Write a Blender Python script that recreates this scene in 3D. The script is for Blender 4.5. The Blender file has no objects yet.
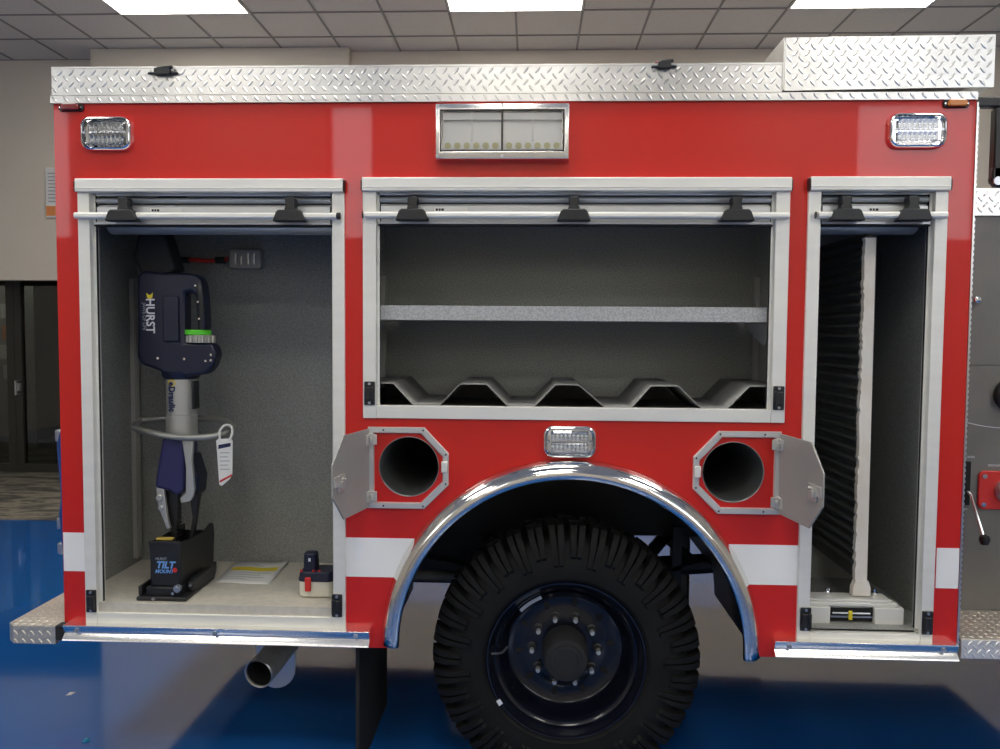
import bpy, bmesh, math, random
from mathutils import Vector, Matrix
random.seed(7)
S = bpy.context.scene
COL = S.collection
PI = math.pi

# ------------------------------------------------------------------ materials
def principled(name, col, rough=.5, metal=0., **kw):
    m = bpy.data.materials.new(name); m.use_nodes = True
    b = m.node_tree.nodes['Principled BSDF']
    b.inputs['Base Color'].default_value = (*col, 1)
    b.inputs['Roughness'].default_value = rough
    b.inputs['Metallic'].default_value = metal
    for k, v in kw.items():
        b.inputs[k.replace('_', ' ')].default_value = v
    return m
def nd(m, t, **kw):
    n = m.node_tree.nodes.new(t)
    for k, v in kw.items(): setattr(n, k, v)
    return n
def lk(m, a, b): m.node_tree.links.new(a, b)
def objco(m, scale=(1, 1, 1)):
    tc = nd(m, 'ShaderNodeTexCoord'); mp = nd(m, 'ShaderNodeMapping')
    mp.inputs['Scale'].default_value = scale
    lk(m, tc.outputs['Object'], mp.inputs['Vector']); return mp.outputs['Vector']
def noise(m, vec, scale, detail=3, rough=.5):
    n = nd(m, 'ShaderNodeTexNoise'); n.inputs['Scale'].default_value = scale
    n.inputs['Detail'].default_value = detail; n.inputs['Roughness'].default_value = rough
    lk(m, vec, n.inputs['Vector']); return n.outputs['Fac']
def ramp(m, fac, stops):
    r = nd(m, 'ShaderNodeValToRGB'); e = r.color_ramp.elements
    while len(e) < len(stops): e.new(.5)
    for el, (p, c) in zip(e, stops):
        el.position = p; el.color = (*c, 1)
    lk(m, fac, r.inputs['Fac']); return r.outputs['Color']
def bump(m, h, strength=.2, dist=.01):
    b = nd(m, 'ShaderNodeBump'); b.inputs['Strength'].default_value = strength
    b.inputs['Distance'].default_value = dist
    lk(m, h, b.inputs['Height']); lk(m, b.outputs['Normal'], m.node_tree.nodes['Principled BSDF'].inputs['Normal'])
def setcol(m, c): lk(m, c, m.node_tree.nodes['Principled BSDF'].inputs['Base Color'])
def setrough(m, c): lk(m, c, m.node_tree.nodes['Principled BSDF'].inputs['Roughness'])
def noisy(name, c1, c2, scale, rough=.5, metal=0., lo=.35, hi=.65, b=0., bs=None, stretch=(1, 1, 1), dist=.002, **kw):
    m = principled(name, c1, rough, metal, **kw)
    v = objco(m, stretch); f = noise(m, v, scale, 4)
    setcol(m, ramp(m, f, [(lo, c1), (hi, c2)]))
    if b: bump(m, noise(m, v, bs or scale, 4), b, dist)
    return m

M = {}
M['red'] = principled('red_paint', (.60, .017, .011), .35, 0, Coat_Weight=.62, Coat_Roughness=.04, Specular_IOR_Level=.2)
v = objco(M['red']); bump(M['red'], noise(M['red'], v, 1.8, 2), .3, .012)
M['plate'] = noisy('diamond_plate_aluminium', (.72, .715, .69), (.62, .615, .60), 6, .29, 1.)
M['tread'] = noisy('worn_tread_aluminium', (.66, .62, .54), (.56, .53, .47), 9, .45, .7)
M['brightplate'] = principled('bright_tread_face', (.78, .77, .75), .42, .55)
M['alu'] = noisy('satin_aluminium_extrusion', (.83, .82, .755), (.79, .78, .72), 3, .40, .2, stretch=(1, 1, 8))
M['slat'] = principled('satin_door_slat', (.60, .61, .61), .36, .6)
M['rail'] = principled('polished_rail', (.88, .87, .84), .2, 1.)
M['chrome'] = principled('chrome', (.86, .86, .86), .07, 1.)
M['fender'] = noisy('polished_stainless_fender', (.90, .88, .84), (.80, .79, .76), 12, .09, 1., b=.15, bs=18, dist=.004)
M['black'] = principled('black_plastic', (.012, .013, .014), .42)
M['blackrub'] = principled('black_rubber', (.014, .014, .015), .75)
M['blacksteel'] = noisy('black_chassis_paint', (.010, .010, .011), (.02, .019, .018), 7, .45)
M['tire'] = noisy('tire_rubber', (.0045, .0045, .0045), (.008, .008, .0075), 9, .75, b=.2, bs=60, Specular_IOR_Level=.3)
M['rim'] = principled('black_wheel_paint', (.004, .005, .011), .25, 0, Specular_IOR_Level=.3, Coat_Weight=.45, Coat_Roughness=.1)
M['liner'] = noisy('grey_spatter_liner', (.205, .21, .195), (.30, .305, .285), 170, .55, 0, .40, .62, b=.12, bs=150, dist=.001)
M['shelf'] = noisy('grey_spatter_shelf', (.40, .405, .395), (.56, .565, .55), 150, .5, .2, .40, .62)
M['floorpan'] = noisy('pale_compartment_floor', (.64, .60, .51), (.57, .535, .455), 40, .5, .1)
M['bare'] = noisy('bare_sheet_metal', (.40, .40, .37), (.34, .34, .32), 5, .42, .6, stretch=(1, 1, 1))
M['hardware'] = principled('satin_hardware', (.62, .61, .57), .3, .55)
M['hatchalu'] = noisy('hatch_frame_aluminium', (.68, .68, .65), (.60, .60, .58), 6, .32, .45)
M['trough'] = noisy('dull_trough_sheet', (.26, .26, .245), (.22, .22, .21), 5, .5, .4)
M['ochre'] = principled('ochre_marking', (.42, .30, .05), .5)
M['sheet'] = noisy('brushed_door_sheet', (.40, .39, .355), (.36, .35, .325), 4, .5, .2)
M['tube'] = principled('storage_tube_metal', (.30, .31, .30), .38, .7)
M['white'] = principled('white_reflective_tape', (.88, .88, .86), .45)
M['lens'] = principled('clear_lens', (.9, .93, .95), .04, 0, Transmission_Weight=.0, IOR=1.45)
def glassmat(name, tint, op=.12, rough=.02):
    m = bpy.data.materials.new(name); m.use_nodes = True
    nt = m.node_tree; nt.nodes.clear()
    o = nd(m, 'ShaderNodeOutputMaterial'); t = nd(m, 'ShaderNodeBsdfTransparent'); g = nd(m, 'ShaderNodeBsdfGlossy')
    t.inputs[0].default_value = (*tint, 1); g.inputs['Roughness'].default_value = rough
    f = nd(m, 'ShaderNodeFresnel'); f.inputs['IOR'].default_value = 1.5
    a = nd(m, 'ShaderNodeMath', operation='ADD'); a.inputs[1].default_value = op
    lk(m, f.outputs[0], a.inputs[0]); x = nd(m, 'ShaderNodeMixShader')
    lk(m, a.outputs[0], x.inputs[0]); lk(m, t.outputs[0], x.inputs[1]); lk(m, g.outputs[0], x.inputs[2])
    lk(m, x.outputs[0], o.inputs[0]); return m
M['glass'] = glassmat('lamp_glass', (1., 1., 1.), .05)
M['pane'] = glassmat('partition_glass', (.55, .58, .56), .03)
M['reflector'] = principled('lamp_reflector', (.74, .75, .76), .22, .85)
M['ledbase'] = principled('lamp_inner_base', (.93, .94, .93), .3, .0)
M['led'] = principled('led_phosphor', (.62, .60, .32), .4)
M['redlens'] = principled('red_marker_lens', (.22, .012, .01), .15, 0, Coat_Weight=1)
M['amber'] = principled('amber_marker_lens', (.62, .19, .015), .18, 0, Coat_Weight=1)
M['navy'] = principled('navy_tool_plastic', (.007, .010, .030), .4)
M['navy2'] = principled('navy_lower_shroud', (.03, .03, .105), .32)
M['silver'] = principled('tool_silver', (.56, .56, .52), .3, .6)
M['steelrod'] = principled('grey_steel_rod', (.36, .36, .33), .38, .6)
M['darksteel'] = principled('dark_jaw_steel', (.05, .05, .05), .35, .7)
M['green'] = principled('lime_green_ring', (.13, .75, .04), .4)
M['textwhite'] = principled('white_lettering', (.75, .76, .78), .5)
M['textgrey'] = principled('grey_lettering', (.30, .32, .36), .5)
M['textnavy'] = principled('navy_lettering', (.015, .02, .07), .5)
M['textblue'] = principled('blue_lettering', (.16, .36, .75), .5)
M['yellow'] = principled('yellow_marking', (.75, .60, .03), .5)
M['orange'] = principled('orange_marking', (.78, .28, .08), .55)
M['mount'] = principled('black_mount_steel', (.013, .014, .016), .4)
M['paper'] = principled('white_paper', (.74, .73, .69), .8)
M['cream'] = principled('cream_battery_plastic', (.68, .66, .56), .4)
M['redplastic'] = principled('red_plastic', (.60, .03, .025), .4)
M['strip'] = noisy('white_panel_edge', (.74, .67, .56), (.80, .76, .68), 9, .55)
M['offwhite'] = principled('off_white_slide', (.72, .71, .66), .4, .1)
M['pump'] = noisy('grey_pump_panel', (.155, .15, .135), (.185, .18, .16), 4, .4, 0, b=.05, bs=200, dist=.0005)
M['blue'] = principled('blue_hose_jacket', (.015, .06, .24), .4)
M['exh'] = noisy('exhaust_steel', (.66, .63, .56), (.50, .48, .43), 14, .42, .4)
M['galv'] = principled('galvanised_bracket', (.50, .52, .55), .3, .9)
M['soot_and_shade'] = principled('soot_and_shade', (.01, .01, .01), .9)  # matt black: exhaust soot, and shade painted into holes and recesses
M['pale'] = noisy('dark_corrugated_board', (.05, .055, .055), (.08, .082, .08), 5, .35)
M['wheelweight'] = principled('pale_sticker', (.36, .40, .46), .5)
# room
M['wall'] = noisy('beige_wall_paint', (.66, .60, .50), (.68, .62, .515), 2, .85)
M['walldark'] = principled('hall_shade_wall', (.05, .048, .042), .8)  # near-black base puts the unlit hall's shade into the wall colour
M['ceil'] = noisy('ceiling_tile', (.72, .70, .66), (.69, .67, .63), 30, .95)
M['grid'] = principled('ceiling_grid', (.30, .295, .28), .7)
M['mull'] = principled('dark_bronze_frame', (.045, .043, .036), .45, .3)
m = principled('blue_epoxy_floor', (.008, .10, .36), .1, 0, Coat_Weight=.6, Coat_Roughness=.04, Specular_IOR_Level=.55)
v = objco(m); setcol(m, ramp(m, noise(m, v, .8, 3), [(.3, (.006, .088, .34)), (.7, (.010, .115, .39))]))
bump(m, noise(m, v, 1.3, 2), .03, .01); M['floor'] = m
m = principled('patterned_carpet', (.2, .18, .14), .95)
v = objco(m, (.8, 2.0, 1)); setcol(m, ramp(m, noise(m, v, 2.2, 4, .6), [(.38, (.045, .045, .04)), (.48, (.13, .12, .095)), (.55, (.24, .215, .165)), (.64, (.07, .068, .058))]))
M['carpet'] = m
m = bpy.data.materials.new('lit_diffuser'); m.use_nodes = True
m.node_tree.nodes.clear(); e = nd(m, 'ShaderNodeEmission'); o = nd(m, 'ShaderNodeOutputMaterial')
e.inputs['Color'].default_value = (1., .965, .90, 1); e.inputs['Strength'].default_value = 9.0
lk(m, e.outputs[0], o.inputs[0]); M['lit'] = m

# ------------------------------------------------------------------ mesh builder
class MB:
    def __init__(s): s.bm = bmesh.new(); s.mats = []; s.mi = 0
    def mat(s, key):
        if key not in s.mats: s.mats.append(key)
        s.mi = s.mats.index(key); return s
    def poly(s, pts, smooth=False):
        vs = [s.bm.verts.new(p) for p in pts]
        f = s.bm.faces.new(vs); f.material_index = s.mi; return f
    def grid(s, rows, closed_u=False, closed_v=False):
        V = [[s.bm.verts.new(p) for p in r] for r in rows]
        n = len(V); k = len(V[0])
        for i in range(n if closed_v else n - 1):
            for j in range(k if closed_u else k - 1):
                a, b, c, d = V[i][j], V[i][(j + 1) % k], V[(i + 1) % n][(j + 1) % k], V[(i + 1) % n][j]
                try:
                    f = s.bm.faces.new([a, b, c, d]); f.material_index = s.mi
                except ValueError: pass
        return V
    def box(s, x0, x1, y0, y1, z0, z1, M4=None):
        P = [Vector((x, y, z)) for x in (x0, x1) for y in (y0, y1) for z in (z0, z1)]
        if M4: P = [M4 @ p for p in P]
        v = [s.bm.verts.new(p) for p in P]
        for q in ((0, 1, 3, 2), (4, 6, 7, 5), (0, 4, 5, 1), (2, 3, 7, 6), (0, 2, 6, 4), (1, 5, 7, 3)):
            f = s.bm.faces.new([v[i] for i in q]); f.material_index = s.mi
        return s
    def prism(s, pts, a0, a1, axis='y', M4=None, scale1=None):
        """pts: 2-D outline; axis y -> (x,z); axis x -> (y,z); axis z -> (x,y)"""
        def mk(p, a):
            q = {'y': (p[0], a, p[1]), 'x': (a, p[0], p[1]), 'z': (p[0], p[1], a)}[axis]
            q = Vector(q); return M4 @ q if M4 else q
        if scale1:
            cx = sum(p[0] for p in pts) / len(pts); cy = sum(p[1] for p in pts) / len(pts)
            p1 = [((p[0] - cx) * scale1 + cx, (p[1] - cy) * scale1 + cy) for p in pts]
        else: p1 = pts
        A = [s.bm.verts.new(mk(p, a0)) for p in pts]; B = [s.bm.verts.new(mk(p, a1)) for p in p1]
        n = len(pts)
        for f in (s.bm.faces.new(A), s.bm.faces.new(B[::-1])): f.material_index = s.mi
        for i in range(n):
            f = s.bm.faces.new([A[i], B[i], B[(i + 1) % n], A[(i + 1) % n]]); f.material_index = s.mi
        return s
    def cyl(s, p0, p1, r0, r1=None, seg=20, caps=True):
        r1 = r0 if r1 is None else r1
        p0, p1 = Vector(p0), Vector(p1); d = (p1 - p0).normalized()
        u = d.orthogonal().normalized(); w = d.cross(u)
        A = []; B = []
        for i in range(seg):
            a = 2 * PI * i / seg; q = u * math.cos(a) + w * math.sin(a)
            A.append(s.bm.verts.new(p0 + q * r0)); B.append(s.bm.verts.new(p1 + q * r1))
        for i in range(seg):
            f = s.bm.faces.new([A[i], A[(i + 1) % seg], B[(i + 1) % seg], B[i]]); f.material_index = s.mi
        if caps:
            for L in (A[::-1], B):
                f = s.bm.faces.new(L); f.material_index = s.mi
        return s
    def lathe(s, prof, c, axis='y', seg=48, closed=False):
        """prof: (radius, position along axis)"""
        c = Vector(c); rows = []
        for r, t in prof:
            row = []
            for i in range(seg):
                a = 2 * PI * i / seg
                ca, sa = math.cos(a) * r, math.sin(a) * r
                row.append(c + Vector({'y': (ca, t, sa), 'z': (ca, sa, t), 'x': (t, ca, sa)}[axis]))
            rows.append(row)
        s.grid(rows, closed_u=True, closed_v=closed); return s
    def tube(s, pts, r, seg=10, caps=True, smooth_n=0):
        P = [Vector(p) for p in pts]
        if smooth_n:
            Q = []
            for i in range(len(P) - 1):
                p0 = P[max(i - 1, 0)]; p1 = P[i]; p2 = P[i + 1]; p3 = P[min(i + 2, len(P) - 1)]
                for k in range(smooth_n):
                    t = k / smooth_n
                    Q.append(.5 * ((2 * p1) + (p2 - p0) * t + (2 * p0 - 5 * p1 + 4 * p2 - p3) * t * t + (3 * p1 - p0 - 3 * p2 + p3) * t ** 3))
            P = Q + [P[-1]]
        rows = []; u = None
        for i, p in enumerate(P):
            d = (P[min(i + 1, len(P) - 1)] - P[max(i - 1, 0)]).normalized()
            u = d.orthogonal().normalized() if u is None else (u - d * u.dot(d)).normalized()
            w = d.cross(u); rr = r[i] if isinstance(r, (list, tuple)) else r
            rows.append([p + (u * math.cos(2 * PI * k / seg) + w * math.sin(2 * PI * k / seg)) * rr for k in range(seg)])
        V = s.grid(rows, closed_u=True)
        if caps:
            for L in (V[0][::-1], V[-1]):
                f = s.bm.faces.new(L); f.material_index = s.mi
        return s
    def build(s, name, key=None, parent=None, bevel=0, angle=32, seg=2, solid=0, label=None, doubles=False):
        if doubles: bmesh.ops.remove_doubles(s.bm, verts=s.bm.verts, dist=1e-5)
        bmesh.ops.recalc_face_normals(s.bm, faces=s.bm.faces)
        me = bpy.data.meshes.new(name); s.bm.to_mesh(me); s.bm.free()
        for k in (s.mats or [key]): me.materials.append(M[k])
        me.shade_smooth(); me.set_sharp_from_angle(angle=math.radians(angle))
        o = bpy.data.objects.new(name, me); COL.objects.link(o)
        if parent is not None:
            o.parent = parent
            if parent.type == 'EMPTY': o.matrix_parent_inverse = Matrix.Translation(-parent.location)
        if solid:
            md = o.modifiers.new('solid', 'SOLIDIFY'); md.thickness = solid; md.offset = 0
        if bevel:
            md = o.modifiers.new('bevel', 'BEVEL'); md.width = bevel; md.segments = seg
            md.limit_method = 'ANGLE'; md.angle_limit = math.radians(35); md.harden_normals = False
        if label: o['label'] = label
        return o

def thing(name, label, cat, loc=(0, 0, 0), group=None):
    o = bpy.data.objects.new(name, None); COL.objects.link(o); o.location = loc
    o.empty_display_size = .1
    o['label'] = label; o['category'] = cat
    if group: o['group'] = group
    return o
def tag(o, label, cat, group=None):
    o['label'] = label; o['category'] = cat
    if group: o['group'] = group
    return o
def struct(o): o['kind'] = 'structure'; return o

def holed(outer, holes, y, th, name, key, parent, axis='y', **kw):
    """flat sheet with holes; outline in (x,z), extruded from y to y+th"""
    bm = bmesh.new()
    for loop in [outer] + holes:
        vs = [bm.verts.new((p[0], y, p[1])) for p in loop]
        for i in range(len(vs)): bm.edges.new((vs[i], vs[(i + 1) % len(vs)]))
    bmesh.ops.triangle_fill(bm, use_beauty=True, use_dissolve=False, edges=bm.edges[:])
    r = bmesh.ops.extrude_face_region(bm, geom=bm.faces[:])
    bmesh.ops.translate(bm, vec=(0, th, 0), verts=[g for g in r['geom'] if isinstance(g, bmesh.types.BMVert)])
    b = MB(); b.bm.free(); b.bm = bm
    return b.build(name, key, parent, **kw)
def circ(cx, cz, r, n=48, a0=0, a1=2 * PI, end=False):
    return [(cx + r * math.cos(a0 + (a1 - a0) * i / n), cz + r * math.sin(a0 + (a1 - a0) * i / n)) for i in range(n + (1 if end else 0))]
def rect(x0, x1, z0, z1): return [(x0, z0), (x1, z0), (x1, z1), (x0, z1)]
def rrect(x0, x1, z0, z1, r, n=6):
    out = []
    for cx, cz, a in ((x1 - r, z0 + r, -PI / 2), (x1 - r, z1 - r, 0), (x0 + r, z1 - r, PI / 2), (x0 + r, z0 + r, PI)):
        for i in range(n + 1):
            t = a + PI / 2 * i / n; out.append((cx + r * math.cos(t), cz + r * math.sin(t)))
    return out

def lozenges(b, org, U, V, N, lu, lv, p=.0203, inside=None, h=.0022, L=.0150, W=.0046):
    org, U, V, N = Vector(org), Vector(U), Vector(V), Vector(N)
    nu = int(lu / p); nv = int(lv / p)
    ou = (lu - (nu - 1) * p) / 2; ov = (lv - (nv - 1) * p) / 2
    for i in range(nu):
        for j in range(nv):
            u = ou + i * p; w = ov + j * p
            if inside and not inside(u, w): continue
            if (i + j) % 2: continue
            sg = 1 if j % 2 else -1
            A = math.radians(48) * sg
            ax = U * math.cos(A) + V * math.sin(A); ay = -U * math.sin(A) + V * math.cos(A)
            c = org + U * u + V * w
            ring = [b.bm.verts.new(c + ax * L * x + ay * W * y - N * .0002) for x, y in ((1, 0), (.6, .8), (0, 1), (-.6, .8), (-1, 0), (-.6, -.8), (0, -1), (.6, -.8))]
            top = [b.bm.verts.new(c + ax * L * x + ay * W * y * .45 + N * h) for x, y in ((.66, 0), (.3, .8), (-.3, .8), (-.66, 0), (-.3, -.8), (.3, -.8))]
            f = [b.bm.faces.new(top)]
            m_ = ((0, 1, (0, 1)), (1, 2, (1,)), (2, 3, (1, 2)), (3, 4, (2, 3)), (4, 5, (3, 4)), (5, 6, (4,)), (6, 7, (4, 5)), (7, 0, (5, 0)))
            for a, c2, tt in m_:
                if len(tt) == 2: f.append(b.bm.faces.new([ring[a], ring[c2], top[tt[1]], top[tt[0]]]))
                else: f.append(b.bm.faces.new([ring[a], ring[c2], top[tt[0]]]))
            for q in f: q.material_index = b.mi

def text(s, size, loc, rot, key, name, parent, depth=.0008, bold=0., shear=0., sx=1., align='CENTER'):
    cu = bpy.data.curves.new('txt', 'FONT'); cu.body = s; cu.size = size; cu.extrude = depth
    cu.align_x = align; cu.align_y = 'CENTER'; cu.offset = bold; cu.shear = shear; cu.resolution_u = 3
    t = bpy.data.objects.new('txt', cu); COL.objects.link(t)
    bpy.context.view_layer.update()
    me = bpy.data.meshes.new_from_object(t)
    bpy.data.objects.remove(t); bpy.data.curves.remove(cu)
    mt = Matrix.Translation(loc) @ rot.to_4x4() @ Matrix.Diagonal((sx, 1, 1, 1))
    me.transform(mt); me.materials.clear(); me.materials.append(M[key])
    o = bpy.data.objects.new(name, me); COL.objects.link(o)
    o.parent = parent
    if parent.type == 'EMPTY': o.matrix_parent_inverse = Matrix.Translation(-parent.location)
    return o
FRONT = Matrix.Rotation(PI / 2, 3, 'X')                       # text reading left to right on a face looking -Y
DOWN = Matrix.Rotation(PI / 2, 3, 'Y') @ FRONT                 # the same, turned to read downwards

# ================================================================== ROOM
WX0, WX1, WY0 = -8.4, 8.4, -6.6
CZ = 4.62
b = MB(); b.box(WX0, WX1, WY0, 4.02, -.1, 0); struct(b.build('floor', 'floor'))
b = MB(); b.box(WX0, WX1, 4.02, 9.2, -.1, .004); o = struct(b.build('floor_carpet', 'carpet'))
# ceiling: tiles with a real grid of tees
b = MB().mat('ceil'); b.box(WX0, WX1, WY0, 5.9, CZ + .006, CZ + .1)
b.mat('grid'); x = -.181 - .61 * 13
while x < WX1:
    b.box(x - .010, x + .010, WY0, 5.9, CZ - .002, CZ + .006); x += .61
y = 4.58 + .61 * 2
while y > WY0:
    b.box(WX0, WX1, y - .010, y + .010, CZ - .0025, CZ + .0055); y -= .61
struct(b.build('ceiling'))
# back wall: header over an opening on the left, pilaster, solid on the right
b = MB()
b.box(-4.63, -1.92, 5.47, 5.9, 0, CZ); b.box(-1.92, WX1, 5.60, 5.9, 0, CZ)
b.box(WX0, -4.63, 5.80, 5.95, 2.24, CZ)
b.box(-4.73, -4.6, 5.9, 6.4, 0, 2.7)
struct(b.build('wall_back', 'wall'))
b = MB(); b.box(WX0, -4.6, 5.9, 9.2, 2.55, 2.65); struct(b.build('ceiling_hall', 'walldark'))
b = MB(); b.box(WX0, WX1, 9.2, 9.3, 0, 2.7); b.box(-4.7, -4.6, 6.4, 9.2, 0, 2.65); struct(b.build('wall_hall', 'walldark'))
b = MB(); b.box(WX0 - .1, WX0, WY0, 9.2, 0, CZ); struct(b.build('wall_left', 'wall'))
b = MB(); b.box(WX1, WX1 + .1, WY0, 5.9, 0, CZ); struct(b.build('wall_right', 'wall'))
# front wall (behind the viewpoint) with tall windows
wins = [(-8.0, -5.5), (-2.45, -1.85), (3.65, 7.9)]
WZ0, WZ1 = 2.75, 4.4
b = MB(); edges = [WX0]
for a, c in wins: edges += [a, c]
edges.append(WX1)
b.box(WX0, WX1, WY0 - .15, WY0, 0, WZ0); b.box(WX0, WX1, WY0 - .15, WY0, WZ1, CZ)
for i in range(0, len(edges), 2): b.box(edges[i], edges[i + 1], WY0 - .15, WY0, WZ0, WZ1)
struct(b.build('wall_front', 'wall'))
for n, (a, c) in enumerate(wins):
    b = MB(); b.box(a, c, WY0 - .1, WY0 - .02, WZ0, WZ0 + .06); b.box(a, c, WY0 - .1, WY0 - .02, WZ1 - .06, WZ1)
    k = max(1, round((c - a) / 1.4))
    for i in range(k + 1):
        xx = a + .03 + (c - a - .06) * i / k; b.box(xx - .03, xx + .03, WY0 - .1, WY0 - .02, WZ0, WZ1)
    struct(b.build('window_%d' % (n + 1), 'mull'))
# glazed hall partition with door frame on the far left
b = MB().mat('mull')
b.box(-6.20, -6.02, 6.35, 6.43, .0, 2.56); b.box(WX0, -6.20, 6.35, 6.43, .0, .10); b.box(-6.02, -4.7, 6.35, 6.43, .0, .10)
b.box(WX0, -4.7, 6.35, 6.43, 2.46, 2.56); b.box(-6.11, -6.105, 6.345, 6.435, .02, 2.5)
o = struct(b.build('door_1'))
b = MB(); b.box(WX0, -6.20, 6.385, 6.395, .10, 2.46); b.box(-6.02, -4.7, 6.385, 6.395, .10, 2.46); b.build('door_pane', 'pane', o)
b = MB(); b.tube([(-6.06, 6.35, .93), (-6.06, 6.29, .93), (-6.06, 6.29, 1.09), (-6.06, 6.35, 1.09)], .014); b.box(-6.10, -6.03, 6.33, 6.35, .97, 1.06); b.build('door_handle', 'galv', o)
b = MB(); b.box(-7.75, -7.45, 7.2, 7.5, 2.535, 2.545); tag(b.build('added_hall_light', 'lit'), 'added unseen lit panel in the hall ceiling, brightening the notice board', 'ceiling light')  # added light, hidden above the pane, to brighten the notice board
# pinned sheets behind the glass
t = thing('notice_board', 'pale notice board seen through the glass partition at far left', 'notice board', (-7.2, 8.1, 0))
b = MB(); b.box(-8.2, -6.95, 8.06, 8.10, .0, 2.3); b.build('board', 'bare', t)
for i, (dx, dz, kk) in enumerate([(0, 1.85, 'paper'), (.02, 1.55, 'orange'), (-.02, 1.28, 'paper'), (.02, 1.0, 'paper')]):
    b = MB(); b.box(-7.42 + dx, -7.20 + dx, 8.052, 8.06, dz, dz + .2); b.build('pinned_sheet', kk, t)
# sign on the beige wall
t = thing('wall_sign', 'tall white sign with orange foot on the beige wall', 'sign', (-5.17, 5.79, 2.92))
b = MB(); b.box(-5.33, -5.01, 5.775, 5.80, 2.92, 3.46); b.build('sign_board', 'paper', t, bevel=.003)
b = MB(); b.box(-5.325, -5.015, 5.770, 5.775, 2.94, 3.045); b.build('orange_band', 'orange', t)
b = MB()
for i in range(9): b.box(-5.30, -5.05 - .03 * (i % 3), 5.771, 5.775, 3.09 + i * .038, 3.10 + i * .038)
b.build('printed_lines', 'textgrey', t)

# ceiling lights
pan = [(-.181 + .61 * a, 4.58) for a in (-6, -1, 4)]
def ceiling_light(x0, y0, label, group):
    t = thing('ceiling_light', label, 'ceiling light', (x0 + .61, y0 + .305, CZ), group)
    b = MB(); b.box(x0, x0 + 1.22, y0, y0 + .02, CZ - .008, CZ - .002); b.box(x0, x0 + 1.22, y0 + .59, y0 + .61, CZ - .008, CZ - .002)
    b.box(x0, x0 + .02, y0 + .02, y0 + .59, CZ - .008, CZ - .002); b.box(x0 + 1.2, x0 + 1.22, y0 + .02, y0 + .59, CZ - .008, CZ - .002)
    b.build('frame', 'paper', t)
    b = MB(); b.box(x0 + .02, x0 + 1.2, y0 + .02, y0 + .59, CZ - .006, CZ - .003); b.build('diffuser', 'lit', t)
for xg in (-6, -1, 4):
    for k in range(5):
        x0 = -.181 + .61 * xg; y0 = 4.58 - .61 - 2.44 * k
        lab = {-6: 'lit ceiling panel at top left, above the side with the rescue tool', -1: 'lit ceiling panel at top centre, above the floodlight', 4: 'lit ceiling panel at top right, above the raised tread plate box'}[xg]
        if k == 0: ceiling_light(x0, y0, lab, 'lit panels in the tiled ceiling')
        else: ceiling_light(x0, y0, 'lit ceiling panel nearer than the picture reaches', 'lit panels nearer than the picture reaches')

# ================================================================== TRUCK
T = thing('fire_truck', 'red fire truck with open roll-up compartments and tread plate top', 'fire truck', (0, 1.15, 0))
AC = (.143, .567)
HL, HR = (-.441, 1.215), (.716, 1.211)
# side panel with cut outs
a0 = math.asin((.545 - AC[1]) / .655)
arc = circ(AC[0], AC[1], .655, 56, PI - a0, a0, True)
outer = [(-1.725, .545)] + arc + [(1.513, .545), (1.513, 2.512), (-1.725, 2.512)]
holes = [rect(-1.61, -.695, .655, 2.21), rect(-.585, .865, 1.405, 2.21), rect(.975, 1.40, .64, 2.21), circ(*HL, .108), circ(*HR, .108)]
holed(outer, holes, 0, .006, 'side_panel', 'red', T)
# rear, front, far side, roof skins
b = MB(); b.box(-1.725, -1.717, .006, 2.35, .545, 2.512); b.build('rear_panel', 'red', T)
b = MB(); b.box(1.505, 1.513, .006, 2.35, .545, 2.512); b.build('front_panel', 'red', T)
arcf = circ(AC[0], AC[1], .655, 30, PI - a0, a0, True)
holed([(-1.717, .545)] + arcf + [(1.505, .545), (1.505, 2.512), (-1.717, 2.512)], [], 2.344, .006, 'far_side_panel', 'red', T)
b = MB(); b.box(-1.717, 1.512, .006, 2.344, 2.495, 2.505); b.build('roof_sheet', 'bare', T)
b = MB()
b.box(-1.717, -.56, .05, 2.34, .60, .61); b.build('underbody_floor', 'blacksteel', T); b = MB(); b.box(.86, 1.505, .05, 2.34, .60, .61); b.build('underbody_floor', 'blacksteel', T)
# wheel well liners
for y0, y1 in ((.006, .62), (1.72, 2.344)):
    b = MB(); A = circ(AC[0], AC[1], .662, 40, PI * 1.0, 0, True)
    b.grid([[(p[0], y0, p[1]) for p in A], [(p[0], y1, p[1]) for p in A]])
    b.build('wheel_well_liner', 'blacksteel', T, solid=.004)
b = MB()
b.box(-.50, .80, .70, .72, 1.02, 1.30); b.box(-.50, .80, .70, 1.6, 1.24, 1.26); b.build('wheel_well_back', 'blacksteel', T)
for xx in (-.60, .86):
    b = MB(); b.box(xx, xx + .01, .64, 2.33, .60, 1.30); b.build('added_bulkhead', 'blacksteel', T)  # added to close off the bright wall reflection under the truck
b = MB(); b.box(-.52, .82, 1.70, 1.715, .66, 1.25); b.build('wheel_well_back', 'blacksteel', T)
b = MB(); b.box(.90, .915, 1.72, 2.30, .10, .60); b.build('mud_flap', 'blackrub', T, bevel=.003)  # unseen flap added to block the wall's reflection on the floor

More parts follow.
